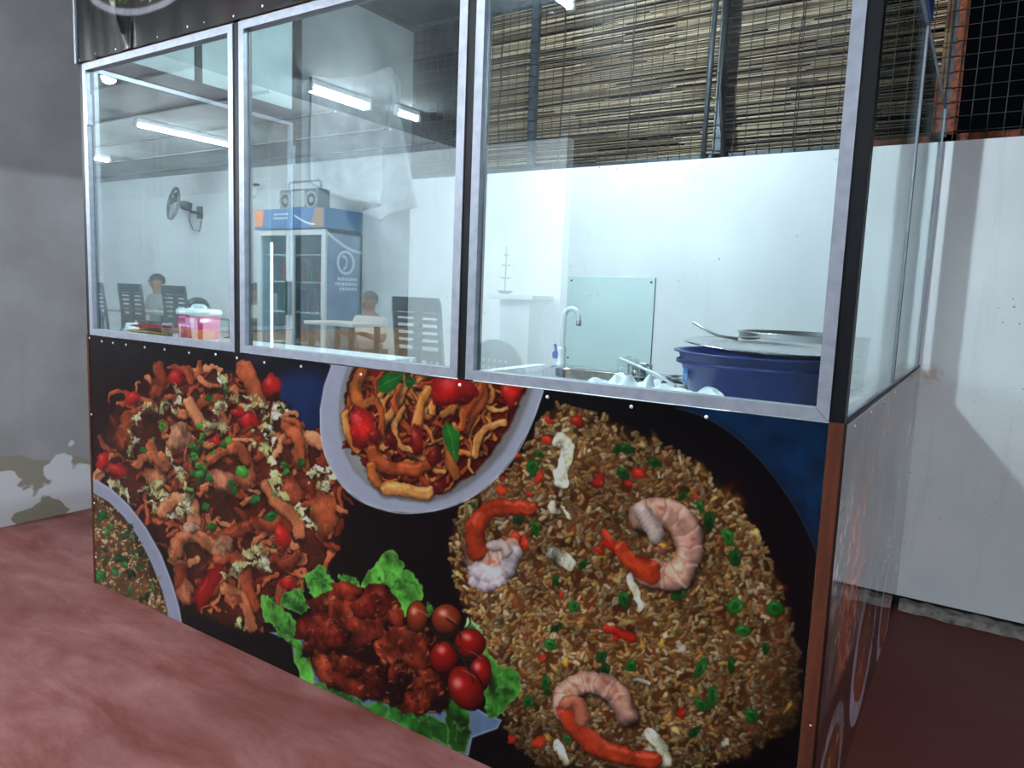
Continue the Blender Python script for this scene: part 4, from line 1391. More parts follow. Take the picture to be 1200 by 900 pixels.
def build_sink():
    t = thing('sink', 'stainless steel sink set in the counter below the white tap', 'sink', (1.655, .585, ZR))
    bm = new()
    ox, oy, ix, iy = .225, .195, .165, .125

    def ring(a, b, r, z, n=6):
        out = []
        for q, (cx, cy) in enumerate(((a - r, b - r), (-a + r, b - r), (-a + r, -b + r), (a - r, -b + r))):
            for k in range(n):
                an = q * PI / 2 + k * PI / 2 / (n - 1)
                out.append(bm.verts.new((cx + r * math.cos(an), cy + r * math.sin(an), z)))
        return out
    rr = [ring(ox, oy, .02, .0005), ring(ox, oy, .02, .006), ring(ox - .012, oy - .012, .02, .009), ring(ix + .008, iy + .008, .04, .006), ring(ix, iy, .04, .0),
          ring(ix - .008, iy - .008, .045, -.10), ring(ix - .03, iy - .03, .04, -.125), ring(.03, .03, .028, -.13)]
    for a, b in zip(rr[:-1], rr[1:]):
        n = len(a)
        for k in range(n):
            bm.faces.new((a[k], a[(k + 1) % n], b[(k + 1) % n], b[k])).smooth = True
    bm.faces.new(rr[-1])
    obj('basin', bm, M_steel, t)
    bm = new()
    lathe(bm, [(0, .001), (.012, .001), (.02, .003), (.026, .0), (.026, -.004)], (0, 0, -.13))
    obj('drain', bm, M_steel2, t)
    # drainer ribs on the left of the rim
    t2 = thing('water_tap', 'white swan-neck tap with a blue lever by the sink', 'tap', (1.458, .774, ZR))
    bm = new()
    lathe(bm, [(0, 0), (.022, 0), (.020, .008), (.013, .016), (.012, .05), (.014, .055), (.014, .062), (.009, .068)], seg=16)
    obj('body', bm, M_white_pl, t2)
    bm = new()
    pts = [(0, 0, .065), (.001, 0, .13)]
    for k in range(9):
        a = PI - k * PI / 8 * 1.02
        pts.append((.029 + .028 * math.cos(a), 0, .160 + .032 * math.sin(a)))
    pts.append((.057, 0, .15))
    tube(bm, pts, .0082, 12)
    obj('spout', bm, M_white_pl, t2)
    bm = new()
    lathe(bm, [(0, 0), (.008, 0), (.0085, .004), (.0085, .018), (.007, .02)], (.057, 0, .137), 14)
    obj('aerator', bm, M_steel2, t2)
    lv = new()
    lathe(lv, [(0, -.014), (.009, -.010), (.011, .0), (.009, .010), (0, .014)], (-.022, -.004, .038), 14)
    tube(lv, [(-.020, -.004, .046), (-.021, -.006, .064), (-.023, -.008, .074)], [.005, .0045, .0055], 8)
    obj('lever', lv, M_blue_pl, t2)
    bm = new()
    tube(bm, [(-.012, -.002, .038), (-.024, -.004, .038)], .005, 8)
    obj('valve_stem', bm, M_white_pl, t2)


build_sink()


def build_splash():
    t = thing('glass_splashback', 'clear glass sheet screwed to the white wall behind the tap', 'splashback', (1.196, D - .006, .796))
    bx('sheet', mat('green_glass_sheet', (206, 224, 226), .12, spec=.6, noise=(5, (198, 218, 222), .4, .7)), -.213, .213, .0, .0055, -.03, .395, t, .001)
    for x in (-.195, .195):
        for z in (.02, .375):
            bm = new()
            lathe(bm, [(0, 0), (.005, 0), (.004, .002), (0, .0024)], seg=10)
            s = obj('screw', bm, M_dark, t, loc=(x, 0, z))
            s.rotation_euler = (PI / 2, 0, 0)
    bx('edge', mat('dark_edge', (70, 84, 84), .4), .2125, .2145, -.0005, .0055, -.03, .395, t)


build_splash()


def pot(name, label, cat, loc, r0, r1, h, m, seg=40, lip=.008, wall=.003):
    t = thing(name, label, cat, loc)
    bm = new()
    lathe(bm, [(0, 0), (r0 - .01, 0), (r0, .008), (r1, h - .006), (r1 + lip, h - .003), (r1 + lip, h), (r1 - wall, h), (r0 - wall, .010), (r0 - .015, wall), (0, wall)], seg=seg)
    obj('body', bm, m, t)
    return t


def build_right_items():
    M_tub = mat('navy_plastic_tub', (26, 52, 128), .35, noise=(35, (20, 42, 108), .35, .7))
    t = pot('plastic_tub', 'navy blue plastic tub with a metal tray on top by the corner post', 'tub', (2.185, .44, ZR), .165, .195, .115, M_tub, 48, .012)
    bm = new()
    lathe(bm, [(.196, .085), (.200, .086), (.200, .093), (.197, .094)], seg=48)
    obj('rib', bm, M_tub, t)
    bm = new()
    c = Vector((.175 * math.cos(3.75), .175 * math.sin(3.75), .062))
    n = Vector((math.cos(3.75), math.sin(3.75), 0))
    tx = Vector((-n.y, n.x, 0))
    tube(bm, [c + n * .008 + tx * .014 * math.cos(a) + Vector((0, 0, .026 * math.sin(a))) for a in np.linspace(0, 2 * PI, 17)], .0022, 6)
    tube(bm, [c + n * .0085 + tx * .005 * math.cos(a) + Vector((0, 0, .012 * math.sin(a))) for a in np.linspace(0.6, 2 * PI, 10)], .002, 6)
    obj('moulded_mark', bm, mat('pale_blue_mark', (120, 160, 220), .4), t)
    tr = thing('metal_tray', 'dented round metal tray lying tilted on the navy tub', 'tray', (2.19, .45, ZR + .124))
    bm = new()
    lathe(bm, [(0, -.004), (.13, -.004), (.15, .002), (.185, .010), (.192, .009), (.192, .007), (.186, .007), (.152, -.001), (.13, -.007), (0, -.007)], seg=48)
    p = obj('dish', bm, M_steel, tr)
    tr.rotation_euler = (.03, .035, 0)
    sp = thing('ladle', 'thin metal ladle handle sticking out over the navy tub', 'ladle', (2.09, .46, ZR + .142))
    bm = new()
    tube(bm, [(.02, .02, 0), (-.03, .012, .006), (-.09, .004, .035)], [.004, .0032, .0030], 8)
    obj('handle', bm, M_steel2, sp)
    bm = new()
    lathe(bm, [(0, -.006), (.014, -.005), (.026, .0), (.0265, .001), (.014, -.003), (0, -.004)], (.045, .025, .006), 18)
    obj('bowl', bm, M_steel2, sp)
    pot('cooking_pot', 'wide grey metal pot standing behind the navy tub', 'pot', (2.17, .93, ZR), .17, .178, .150, M_steel2, 48, .006)
    # flat steel bowl
    b = pot('steel_bowl', 'low shiny steel bowl beside the navy tub', 'bowl', (1.985, .60, ZR), .045, .055, .022, M_steel, 32, .003)
    b2 = pot('steel_cup', 'small steel dish touching the low steel bowl', 'dish', (1.90, .66, ZR), .028, .034, .018, M_steel, 24, .002)
    # crumpled white plastic/cloth on the counter front
    rnd = random.Random(8)

    def crumple(name, label, x0, x1, y0, y1, h, seed, cat):
        rr = np.random.default_rng(seed)
        bm = new()
        nx, ny = 56, 20
        ph = rr.random((10, 4)) * 6.28
        fr = rr.uniform(1.5, 15, (10, 2))
        G = []
        for j in range(ny):
            row = []
            for i in range(nx):
                s, q = i / (nx - 1), j / (ny - 1)
                e = min(1, 5 * min(s, 1 - s)) * min(1, 3.2 * min(q, 1 - q))
                z = 0
                for k in range(10):
                    z += (.5 + .5 * math.sin(fr[k, 0] * s * 2.2 + fr[k, 1] * q * 1.4 + ph[k, 0])) / (1 + k * .25)
                z = z / 2.6 * h * (e ** .5)
                x = x0 + (x1 - x0) * s + .008 * math.sin(q * 9 + ph[1, 1])
                y = y0 + (y1 - y0) * q + .012 * math.sin(s * 14 + ph[2, 1])
                row.append(bm.verts.new((x, y, ZR + .001 + max(0, z))))
            G.append(row)
        for j in range(ny - 1):
            for i in range(nx - 1):
                bm.faces.new((G[j][i], G[j][i + 1], G[j + 1][i + 1], G[j + 1][i]))
        o = obj(name, bm, mat(name + '_white', (236, 240, 244), .55))
        so = o.modifiers.new('thick', 'SOLIDIFY')
        so.thickness = .0008
        so.offset = 1
        tag(o, label, cat)
        return o
    crumple('crumpled_cloth', 'crumpled white cloth lying on the counter in front of the sink', 1.80, 1.985, .27, .38, .030, 4, 'cloth')
    crumple('plastic_sheet', 'flat white plastic sheet on the counter before the navy tub', 1.97, 2.2, .13, .225, .034, 9, 'plastic sheet')
    # clear bag and steel rack by the sink, with a turner leaning on it
    t = thing('utensil_rack', 'small wire and steel rack right of the sink', 'rack', (1.80, .62, ZR))
    bm = new()
    for z in (.012, .045):
        tube(bm, [(.035 * math.cos(a), .03 * math.sin(a), z) for a in np.linspace(0, 2 * PI, 17)], .0022, 6)
    for a in np.linspace(0, 2 * PI, 11)[:-1]:
        tube(bm, [(.035 * math.cos(a), .03 * math.sin(a), .001), (.035 * math.cos(a), .03 * math.sin(a), .046)], .0016, 5)
    obj('basket', bm, M_steel2, t)
    bm = new()
    lathe(bm, [(0, .002), (.02, .002), (.024, .012), (.022, .036), (.012, .046), (0, .048)], seg=18)
    obj('strainer', bm, M_steel, t)
    t = thing('turner', 'long steel turner leaning from the rack to the cloth', 'turner', (1.87, .56, ZR))
    bm = new()
    tube(bm, [(-.115, .02, .062), (0, -.0, .03), (.075, -.035, .006)], [.0035, .004, .004], 8)
    obj('handle', bm, M_white_pl, t)
    bm = new()
    prism(bm, [(.07, -.055), (.125, -.075), (.14, -.04), (.085, -.022)], .002, .0045, 'z')
    obj('blade', bm, M_steel, t)
    bm = new()
    rr = random.Random(2)
    bmesh.ops.create_icosphere(bm, subdivisions=3, radius=.04)
    for v in bm.verts:
        k = 1 + .22 * math.sin(v.co.x * 130 + v.co.z * 90) * math.sin(v.co.y * 120)
        v.co = Vector((v.co.x * 1.1 * k, v.co.y * .9 * k, max(-.028, v.co.z * .75 * k)))
    o = obj('plastic_bag', bm, glass('clear_film', (.93, .96, .97, 1), .10, .12, .1), loc=(1.735, .70, ZR + .0285))
    tag(o, 'crumpled clear plastic bag beside the steel rack', 'bag')


build_right_items()


def build_left_items():
    # pink snack jar with white screw lid
    t = thing('snack_jar', 'pink square jar with a white lid and handle on the ledge', 'jar', (.505, .095, ZL))
    M_pink = mat('pink_label', (186, 14, 100), .3)
    g = NB(M_pink)
    tc = g.n('ShaderNodeTexCoord').outputs['Object']
    c = g.mix(g.ramp(g.noise(tc, 24, 3), .52, .6), lin((186, 14, 100)), lin((216, 70, 150)))
    sx = g.n('ShaderNodeSeparateXYZ')
    g.l(tc, sx.inputs[0])
    low = g.math('LESS_THAN', sx.outputs['Z'], .034)
    c = g.mix(g.math('MULTIPLY', g.ramp(g.noise(tc, 32, 3), .47, .53), low), c, lin((214, 108, 44)))
    g.l(c, M_pink.node_tree.nodes['Principled BSDF'].inputs['Base Color'])

    def sq(r, b, z, n=5):
        out = []
        for q, (sx_, sy_) in enumerate(((1, 1), (-1, 1), (-1, -1), (1, -1))):
            for k in range(n):
                a = q * PI / 2 + k * PI / 2 / (n - 1)
                out.append((sx_ * (r - b) + b * math.cos(a), sy_ * (r - b) * .8 + b * math.sin(a), z))
        return out

    def loft(rings):
        bm = new()
        R = [[bm.verts.new(p) for p in r] for r in rings]
        for a, b in zip(R[:-1], R[1:]):
            for k in range(len(a)):
                bm.faces.new((a[k], a[(k + 1) % len(a)], b[(k + 1) % len(a)], b[k])).smooth = True
        bm.faces.new(R[0])
        bm.faces.new(R[-1])
        return bm
    obj('body', loft([sq(.050, .014, 0), sq(.053, .014, .004), sq(.055, .014, .078)]), M_pink, t)
    obj('lid', loft([sq(.058, .014, .078), sq(.059, .014, .090), sq(.054, .016, .097)]), M_white_pl, t)
    bm = new()
    tube(bm, [(-.034, 0, .094), (-.033, 0, .105), (-.024, 0, .108), (.024, 0, .108), (.033, 0, .105), (.034, 0, .094)], .005, 8)
    obj('handle', bm, mat('clear_white', (214, 226, 232), .2), t)
    prl = new()
    box(prl, .0, .044, -.0475, -.045, .048, .070)
    obj('label_patch', prl, mat('pale_pink', (246, 150, 206), .3), t)
    # stacked flat packets
    for k, (col, c2, z, lab) in enumerate((((214, 146, 20), (176, 124, 20), 0, 'yellow flat snack packet under the red one on the ledge'),
                                           ((180, 26, 20), (140, 16, 16), .0175, 'red flat snack packet on top of the yellow one on the ledge'))):
        rr = random.Random(k)
        bm = new()
        n, m = 16, 8
        top, bot = [], []
        for j in range(m):
            a, b = [], []
            for i in range(n):
                s, q = i / (n - 1), j / (m - 1)
                x, y = -.105 + .21 * s, -.035 + .07 * q
                pf = (math.sin(PI * s) ** .5) * (math.sin(PI * q) ** .5)
                wv = .002 * math.sin(i * 1.7 + k) * pf
                a.append(bm.verts.new((x, y, .008 + .0075 * pf + wv)))
                b.append(bm.verts.new((x, y, .008 - .008 * pf)))
            top.append(a)
            bot.append(b)
        for j in range(m - 1):
            for i in range(n - 1):
                bm.faces.new((top[j][i], top[j][i + 1], top[j + 1][i + 1], top[j + 1][i])).smooth = True
                bm.faces.new((bot[j][i], bot[j + 1][i], bot[j + 1][i + 1], bot[j][i + 1])).smooth = True
        for i in range(n - 1):
            for j in (0, m - 1):
                bm.faces.new((top[j][i], top[j][i + 1], bot[j][i + 1], bot[j][i]))
        for j in range(m - 1):
            for i in (0, n - 1):
                bm.faces.new((top[j][i], top[j + 1][i], bot[j + 1][i], bot[j][i]))
        o = obj('snack_packet', bm, mat('packet_%d' % k, col, .25, noise=(22, c2, .45, .6)), loc=(.235 + .012 * k, .095, ZL + z))
        o.rotation_euler = (0, 0, .03 - .08 * k)
        tag(o, lab, 'packet')
    # small glass jar with brown filling
    t = thing('spice_jar', 'small clear jar with brown contents beside the pink jar', 'jar', (.385, .06, ZL))
    bm = new()
    lathe(bm, [(0, 0), (.016, 0), (.017, .003), (.017, .034), (.014, .038), (.0135, .042)], seg=18)
    obj('jar_glass', bm, M_glass_clear, t)
    bm = new()
    lathe(bm, [(0, .001), (.0155, .001), (.0155, .028), (0, .029)], seg=18)
    obj('filling', bm, mat('brown_spice', (150, 96, 60), .8, noise=(150, (200, 160, 110), .5, .6)), t)
    bm = new()
    lathe(bm, [(.015, .038), (.0155, .039), (.0155, .046), (0, .047)], seg=18)
    obj('lid', bm, M_steel2, t)
    # folded white napkin at the left end
    bm = new()
    prism(bm, [(-.03, 0), (.03, 0), (.012, .012), (.004, .032), (-.004, .032), (-.012, .012)], -.02, .02, 'y')
    o = obj('paper_napkin', bm, mat('napkin_white', (228, 236, 240), .8), loc=(.105, .10, ZL))
    tag(o, 'folded white paper napkin at the left end of the ledge', 'napkin')


build_left_items()
# ------------------------------------------------------------------ dining hall behind the viewer (mirrored in the glass)
def build_tubes():
    def lamp(label, x, y0, y1, n=1, z=2.40):
        L = y1 - y0
        t = thing('tube_lamp', label, 'lamp', (x, (y0 + y1) / 2, z), 0, 'fluorescent tubes under the hall ceiling')
        bx('housing', M_white_pl, -.022 * n, .022 * n, -L / 2, L / 2, .025, ZC - z - .001, t, .003)
        for k in range(n):
            xo = (k - (n - 1) / 2) * .045
            bm = new()
            tube(bm, [(xo, -L / 2 + .02, 0), (xo, L / 2 - .02, 0)], .013, 12)
            obj('tube', bm, M_tube_on, t)
        for s in (-1, 1):
            bx('end_cap', M_white_pl, -.018 * n, .018 * n, s * L / 2 - .012, s * L / 2 + .012, -.016, .028, t)
    lamp('long lit fluorescent tube under the middle of the hall ceiling', -3.55, -3.20, -2.20)
    lamp('lit fluorescent tube at the far left end of the hall ceiling', -5.70, -3.12, -2.05)
    lamp('bright double fluorescent lamp under the ceiling nearest the stall', -1.29, -2.63, -2.09, 2)
    lamp('long lit fluorescent tube under the ceiling right before the stall', .90, -1.69, -1.17)
    lamp('added fluorescent fill lamp on the beam behind the viewer, out of view', 3.2, -3.2, -2.2, 2)  # unseen fill light, added to brighten the right wall
    lamp('short lit fluorescent tube behind the double lamp', -1.18, -3.06, -2.82)


build_tubes()


def build_fridge():
    x0, x1, y0, y1, H = -3.997, -2.931, -4.25, -3.75, 1.885
    cx = (x0 + x1) / 2
    t = thing('drinks_fridge', 'tall two-door glass drinks fridge with a blue header, mirrored in the middle pane', 'fridge', (cx, (y0 + y1) / 2, 0))
    hw, hd = (x1 - x0) / 2, .25
    M_case = mat('fridge_case', (126, 146, 172), .4, noise=(4, (110, 130, 158), .4, .6))
    M_grey = mat('fridge_trim', (196, 204, 206), .4)
    bm = new()
    box(bm, -hw, -hw + .04, -hd, hd - .03, .1, 1.68)
    box(bm, hw - .04, hw, -hd, hd - .03, .1, 1.68)
    box(bm, -hw, hw, -hd, -hd + .03, .1, 1.68)
    box(bm, -hw, hw, -hd, hd - .03, .04, .14)
    box(bm, -hw, hw, -hd, hd - .03, 1.64, 1.68)
    obj('cabinet', bm, M_case, t)
    for z in (.5, .82, 1.14, 1.42):
        bx('shelf', M_grey, -hw + .05, hw - .05, -hd + .04, hd - .08, z, z + .012, t)
    rnd = random.Random(4)
    hd_ = bx('header', mat('fridge_header', (36, 96, 150), .35), -hw, hw, -hd, hd + .02, 1.685, H, t)
    # header artwork: pale band, warm blobs, rows of small white strokes
    bm = new()
    prism(bm, [(-.53, .02), (-.40, .02), (-.37, .19), (-.53, .19)], hd + .02, hd + .022)
    o = obj('artwork', bm, mat('art_orange', (214, 120, 66), .4), hd_, loc=(0, 0, 1.69))
    bm = new()
    prism(bm, [(.33, .005), (.52, .005), (.52, .19), (.40, .19)], hd + .02, hd + .022)
    obj('artwork', bm, mat('art_brown', (150, 110, 80), .4), hd_, loc=(0, 0, 1.69))
    bm = new()
    pts = [(.10 + .3 * k / 10, .12 - .09 * math.sin(k / 10 * PI / 2)) for k in range(11)]
    for a, b in zip(pts[:-1], pts[1:]):
        prism(bm, [(a[0], a[1] - .008), (b[0], b[1] - .008), (b[0], b[1] + .012), (a[0], a[1] + .012)], hd + .0205, hd + .0235)
    for r, n in ((.13, 7), (.09, 6)):
        x = -.22
        for k in range(n):
            wd = rnd.uniform(.018, .04)
            prism(bm, [(x, r), (x + wd, r + .004), (x + wd, r + .02), (x, r + .018)], hd + .0205, hd + .0225)
            x += wd + .008
    stuff(obj('artwork', bm, M_white_pl, hd_, loc=(0, 0, 1.69)))
    for s in (-1, 1):
        a0, a1 = (-hw + .01, -.004) if s < 0 else (.004, hw - .01)
        d = obj('door', frame_mesh(a0, a1, .15, 1.675, .055, hd - .028, hd, 'y'), M_grey, t)
        bx('glass_pane', M_glass_clear, a0 + .05, a1 - .05, hd - .016, hd - .012, .2, 1.625, d)
        hx = -.03 if s < 0 else .03
        bx('handle', M_black, hx - .008, hx + .008, hd, hd + .03, .8, 1.15, d)
    bx('light_strip', mat('lit_strip', (255, 255, 255), .4, emit=((.9, .97, 1.), 14.)), -.345, -.33, hd - .05, hd - .035, .36, 1.55, t)
    # side artwork: swirl in a ring, wavy band, strokes
    bm = new()
    c = (-.02, 1.36)
    for k in range(28):
        a, b = 2 * PI * k / 28, 2 * PI * (k + 1) / 28
        prism(bm, [(c[0] + r * math.cos(q), c[1] + r * math.sin(q)) for q, r in ((a, .095), (b, .095), (b, .125), (a, .125))], hw, hw + .002, 'x')
    for k in range(14):
        a, b = 1.2 + 3.6 * k / 14, 1.2 + 3.6 * (k + 1) / 14
        prism(bm, [(c[0] + .03 + r * math.cos(q) * .7, c[1] + r * math.sin(q)) for q, r in ((a, .05), (b, .05), (b, .075), (a, .075))], hw, hw + .002, 'x')
    for r, n in ((1.18, 6), (1.13, 7), (1.08, 6)):
        y = -.18
        for k in range(n):
            wd = rnd.uniform(.02, .045)
            prism(bm, [(y, r), (y + wd, r - .004), (y + wd, r + .026), (y, r + .03)], hw, hw + .002, 'x')
            y += wd + .012
    pts = [(.24 - .48 * k / 12, 1.66 - .17 * math.sin(k / 12 * PI / 2)) for k in range(13)]
    for a, b in zip(pts[:-1], pts[1:]):
        prism(bm, [(a[0], a[1]), (b[0], b[1]), (b[0], b[1] - .03), (a[0], a[1] - .03)], hw, hw + .003, 'x')
    stuff(obj('side_artwork', bm, mat('art_white', (206, 216, 224), .4), t))
    for x, y in ((-.45, -.2), (.45, -.2), (-.45, .18), (.45, .18)):
        bm = new()
        lathe(bm, [(0, 0), (.03, 0), (.03, .02), (.015, .04), (0, .04)], (x, y, 0), 12)
        obj('foot', bm, M_black, t)
    # bottles inside, things of their own
    bc = ((120, 60, 40), (40, 90, 60), (170, 60, 50), (70, 80, 120))
    proto = {}
    k = 0
    for zi, z in enumerate((.512, .832, 1.152)):
        for i in range(6):
            x = cx - .38 + i * .148 + rnd.uniform(-.01, .01)
            col = (i + zi) % 4
            bm = new()
            lathe(bm, [(0, 0), (.030, 0), (.032, .01), (.032, .13), (.012, .19), (.012, .225), (0, .228)], seg=12)
            o = obj('drink_bottle', bm, mat('bottle_%d' % k, bc[col], .2), loc=(x, -4.0, z))
            nm = ('brown', 'green', 'red', 'blue')[col]
            tag(o, '%s drink bottle %s on the %s fridge shelf' % (nm, ('at the left end', 'second from the left end', 'third from the left end', 'third from the right end', 'second from the right end', 'at the right end')[i], ('lowest', 'second', 'third')[zi]), 'bottle', 'bottles in the drinks fridge')
            k += 1
    # radio on the fridge
    t = thing('cassette_radio', 'silver and black cassette radio standing on the fridge', 'radio', (-3.37, -3.86, H))
    bx('body', mat('radio_grey', (92, 98, 104), .4), -.29, .29, -.08, .08, 0, .2, t, .012)
    bx('front_plate', mat('radio_silver', (176, 184, 190), .3, .4), -.1, .1, .08, .088, .02, .18, t)
    bx('tuner', mat('radio_dial', (40, 46, 52), .3), -.24, .24, .08, .086, .165, .19, t)
    for s in (-1, 1):
        bm = new()
        lathe(bm, [(.085, 0), (.085, .012), (.070, .014), (.066, .004), (.03, .002), (.026, .010), (0, .012)], seg=28)
        o = obj('speaker', bm, [mat('speaker_ring_%d' % s, (150, 158, 164), .4)], t, loc=(s * .195, .08, .085))
        o.rotation_euler = (-PI / 2, 0, 0)
        bm = new()
        lathe(bm, [(0, .0), (.066, .001), (.066, .004), (0, .004)], seg=24)
        q = obj('cone', bm, M_black, o)
    bm = new()
    tube(bm, [(-.24, 0, .19), (-.24, 0, .27), (-.22, 0, .285), (.22, 0, .285), (.24, 0, .27), (.24, 0, .19)], .011, 8)
    obj('handle', bm, mat('radio_handle', (130, 138, 144), .4), t)


build_fridge()


def make_chair(label, loc, rz):
    """high-backed moulded chair: two columns of slots above, long slots below"""
    M_ch = bpy.data.materials.get('chair_dark') or mat('chair_dark', (40, 44, 50), .5)
    t = thing('slat_chair', label, 'chair', loc, rz, 'dark slat-backed chairs in the hall')
    for sx in (-1, 1):
        bm = new()
        tube(bm, [(sx * .19, .19, .0), (sx * .185, .185, .44)], [.016, .02], 8)
        obj('leg', bm, M_ch, t)
        bm = new()
        tube(bm, [(sx * .2, -.22, 0), (sx * .19, -.19, .44), (sx * .19, -.2, .6), (sx * .19, -.25, 1.04)], [.016, .02, .018, .016], 8)
        obj('leg', bm, M_ch, t)
    bx('seat', M_ch, -.205, .205, -.2, .21, .43, .46, t, .01)
    b = bx('backrest', M_ch, -.2, .2, -.262, -.242, .97, 1.06, t, .006)
    bx('centre_stile', M_ch, -.028, .028, -.24, -.215, .5, .98, b)
    bx('lower_rail', M_ch, -.19, .19, -.235, -.215, .68, .74, b)
    for z in (.765, .81, .855, .90, .94):
        bx('slat', M_ch, -.19, .19, -.243 - (z - .76) * .05, -.228 - (z - .76) * .05, z, z + .026, b)
    for x in (-.135, -.09, .09, .135):
        bx('slat', M_ch, x - .012, x + .012, -.225, -.212, .5, .69, b)
    return t


def make_table(label, loc, L, Wd, h, col):
    t = thing('dining_table', label, 'table', loc, 0, 'tables in the hall')
    m = mat('table_top', col, .4)
    bx('tabletop', m, -L / 2, L / 2, -Wd / 2, Wd / 2, h - .03, h, t, .004)
    for sx in (-1, 1):
        for sy in (-1, 1):
            bx('leg', M_black, sx * (L / 2 - .05) - .02, sx * (L / 2 - .05) + .02, sy * (Wd / 2 - .05) - .02, sy * (Wd / 2 - .05) + .02, 0, h - .03, t)
    return t


c0 = make_chair('dark slat-backed chair at the left edge of the left pane', (-6.19, -3.2, 0), PI)
dup(c0, (-5.72, -3.18, 0), PI + .05, 'dark slat-backed chair second from the left edge of the left pane')
dup(c0, (-5.06, -3.2, 0), PI - .05, 'dark slat-backed chair in the middle of the left pane')
dup(c0, (-4.25, -3.2, 0), PI, 'dark slat-backed chair partly hidden by the post right of the pink jar')
dup(c0, (-.27, -2.3, 0), PI + .08, 'dark slat-backed chair mirrored left of the dark middle post')
make_table('long grey table behind the two left chairs', (-6.05, -3.66, 0), 1.5, .4, .74, (140, 150, 150))
make_table('long grey table with the helmet on it', (-4.6, -3.66, 0), 1.1, .4, .74, (140, 150, 150))
make_table('pale table beside the drinks fridge', (-2.35, -3.45, 0), .62, .42, .79, (220, 214, 200))

o_bm = new()
lathe(o_bm, [(.10, 0), (.125, .01), (.135, .06), (.125, .12), (.095, .165), (.05, .19), (0, .198)], seg=24)
_h = thing('helmet', 'dark rounded helmet lying on the grey table', 'helmet', (-4.92, -3.66, .74))
obj('shell', o_bm, mat('helmet_black', (30, 32, 38), .18), _h)
o_bm = new()
lathe(o_bm, [(.136, .055), (.139, .06), (.137, .085), (.132, .09)], seg=24)
obj('band', o_bm, mat('helmet_band', (190, 196, 200), .3), _h)


def build_plastic_chair():
    t = thing('plastic_chair', 'grey plastic chair with a rounded perforated back near the stall', 'chair', (.72, -1.62, 0), 0)
    m = mat('grey_plastic', (120, 130, 132), .4)
    bm = new()
    # rounded back shell with small holes, curved
    n = 22
    out = [(-.2, .46)] + [(-.2 * math.cos(PI * k / n), .66 + .225 * math.sin(PI * k / n)) for k in range(n + 1)] + [(.2, .46)]
    prism(bm, out, .135, .15)
    b = obj('backrest', bm, m, t)
    for r in range(4):
        for c in range(5):
            bm = new()
            lathe(bm, [(0, 0), (.008, 0), (.008, .002), (0, .002)], seg=6)
            q = obj('hole', bm, M_white_pl, b, loc=(-.07 + c * .035, .152, .68 + r * .035))
            q.rotation_euler = (PI / 2, 0, 0)
    bx('seat', m, -.21, .21, -.24, .17, .42, .45, t, .01)
    for sx in (-1, 1):
        for y0, y1 in ((-.24, -.19), (.2, .14)):
            bm = new()
            tube(bm, [(sx * .22, y0, 0), (sx * .19, y1, .43)], [.02, .024], 8)
            obj('leg', bm, m, t)
    t.rotation_euler = (0, 0, .12)


build_plastic_chair()


def build_fan():
    t = thing('wall_fan', 'dark caged fan on the far wall with a hanging cord', 'fan', (-5.78, YF, 2.02))
    bm = new()
    tube(bm, [(0, 0, -.05), (0, .12, -.05), (-.02, .17, 0)], .02, 10)
    obj('bracket', bm, M_black, t)
    bx('mount', M_black, -.05, .05, 0, .02, -.12, .03, t)
    bm = new()
    lathe(bm, [(0, -.09), (.05, -.08), (.06, -.02), (.05, .04), (0, .05)], seg=18)
    o = obj('motor', bm, M_black, t, loc=(-.03, .2, .02))
    o.rotation_euler = (-1.35, -.1, .75)
    cage = new()
    R0 = .2
    for r, z in ((R0, 0), (R0, .02), (.14, .045), (.07, .055), (.14, -.03), (.07, -.04)):
        tube(cage, [(r * math.cos(a), r * math.sin(a), z) for a in np.linspace(0, 2 * PI, 33)], .005 if r == R0 else .0025, 5)
    for k in range(28):
        a = 2 * PI * k / 28
        tube(cage, [(.04 * math.cos(a), .04 * math.sin(a), .057), (.14 * math.cos(a), .14 * math.sin(a), .045), (R0 * math.cos(a), R0 * math.sin(a), .01), (.14 * math.cos(a), .14 * math.sin(a), -.03)], .002, 4)
    c = obj('cage', cage, M_black, t, loc=(-.1, .29, .03))
    c.rotation_euler = (-1.35, -.1, .75)
    for k in range(3):
        bm = new()
        a = 2 * PI * k / 3
        pts = [(.03, -.02), (.10, -.06), (.165, -.03), (.17, .03), (.1, .05), (.03, .02)]
        A = [bm.verts.new((x * math.cos(a) - y * math.sin(a), x * math.sin(a) + y * math.cos(a), .012 + y * .3)) for x, y in pts]
        B = [bm.verts.new(v.co + Vector((0, 0, .002))) for v in A]
        bm.faces.new(A)
        bm.faces.new(B[::-1])
        for i in range(6):
            bm.faces.new((A[i], B[i], B[(i + 1) % 6], A[(i + 1) % 6]))
        obj('blade', bm, mat('fan_blade_%d' % k, (90, 96, 100), .4), c)
    bm = new()
    tube(bm, [(-.12, .05, .02), (-.2, .03, -.12), (-.12, .03, -.26), (.02, .03, -.28), (.06, .02, -.1), (.02, .03, -.06)], .005, 6)
    obj('cord', bm, M_black, t)


build_fan()

_t = thing('wall_bulb', 'unlit white bulb in a wall holder left of the fridge', 'bulb', (-4.65, YF, 2.2))
_bm = new()
tube(_bm, [(0, 0, .06), (0, .05, .06), (0, .08, .03)], .014, 8)
obj('holder', _bm, M_black, _t)
_bm = new()
lathe(_bm, [(0, -.10), (.035, -.09), (.05, -.05), (.045, -.01), (.018, .03), (.016, .045), (0, .045)], (0, .085, 0), 18)
obj('bulb', _bm, M_white_pl, _t)

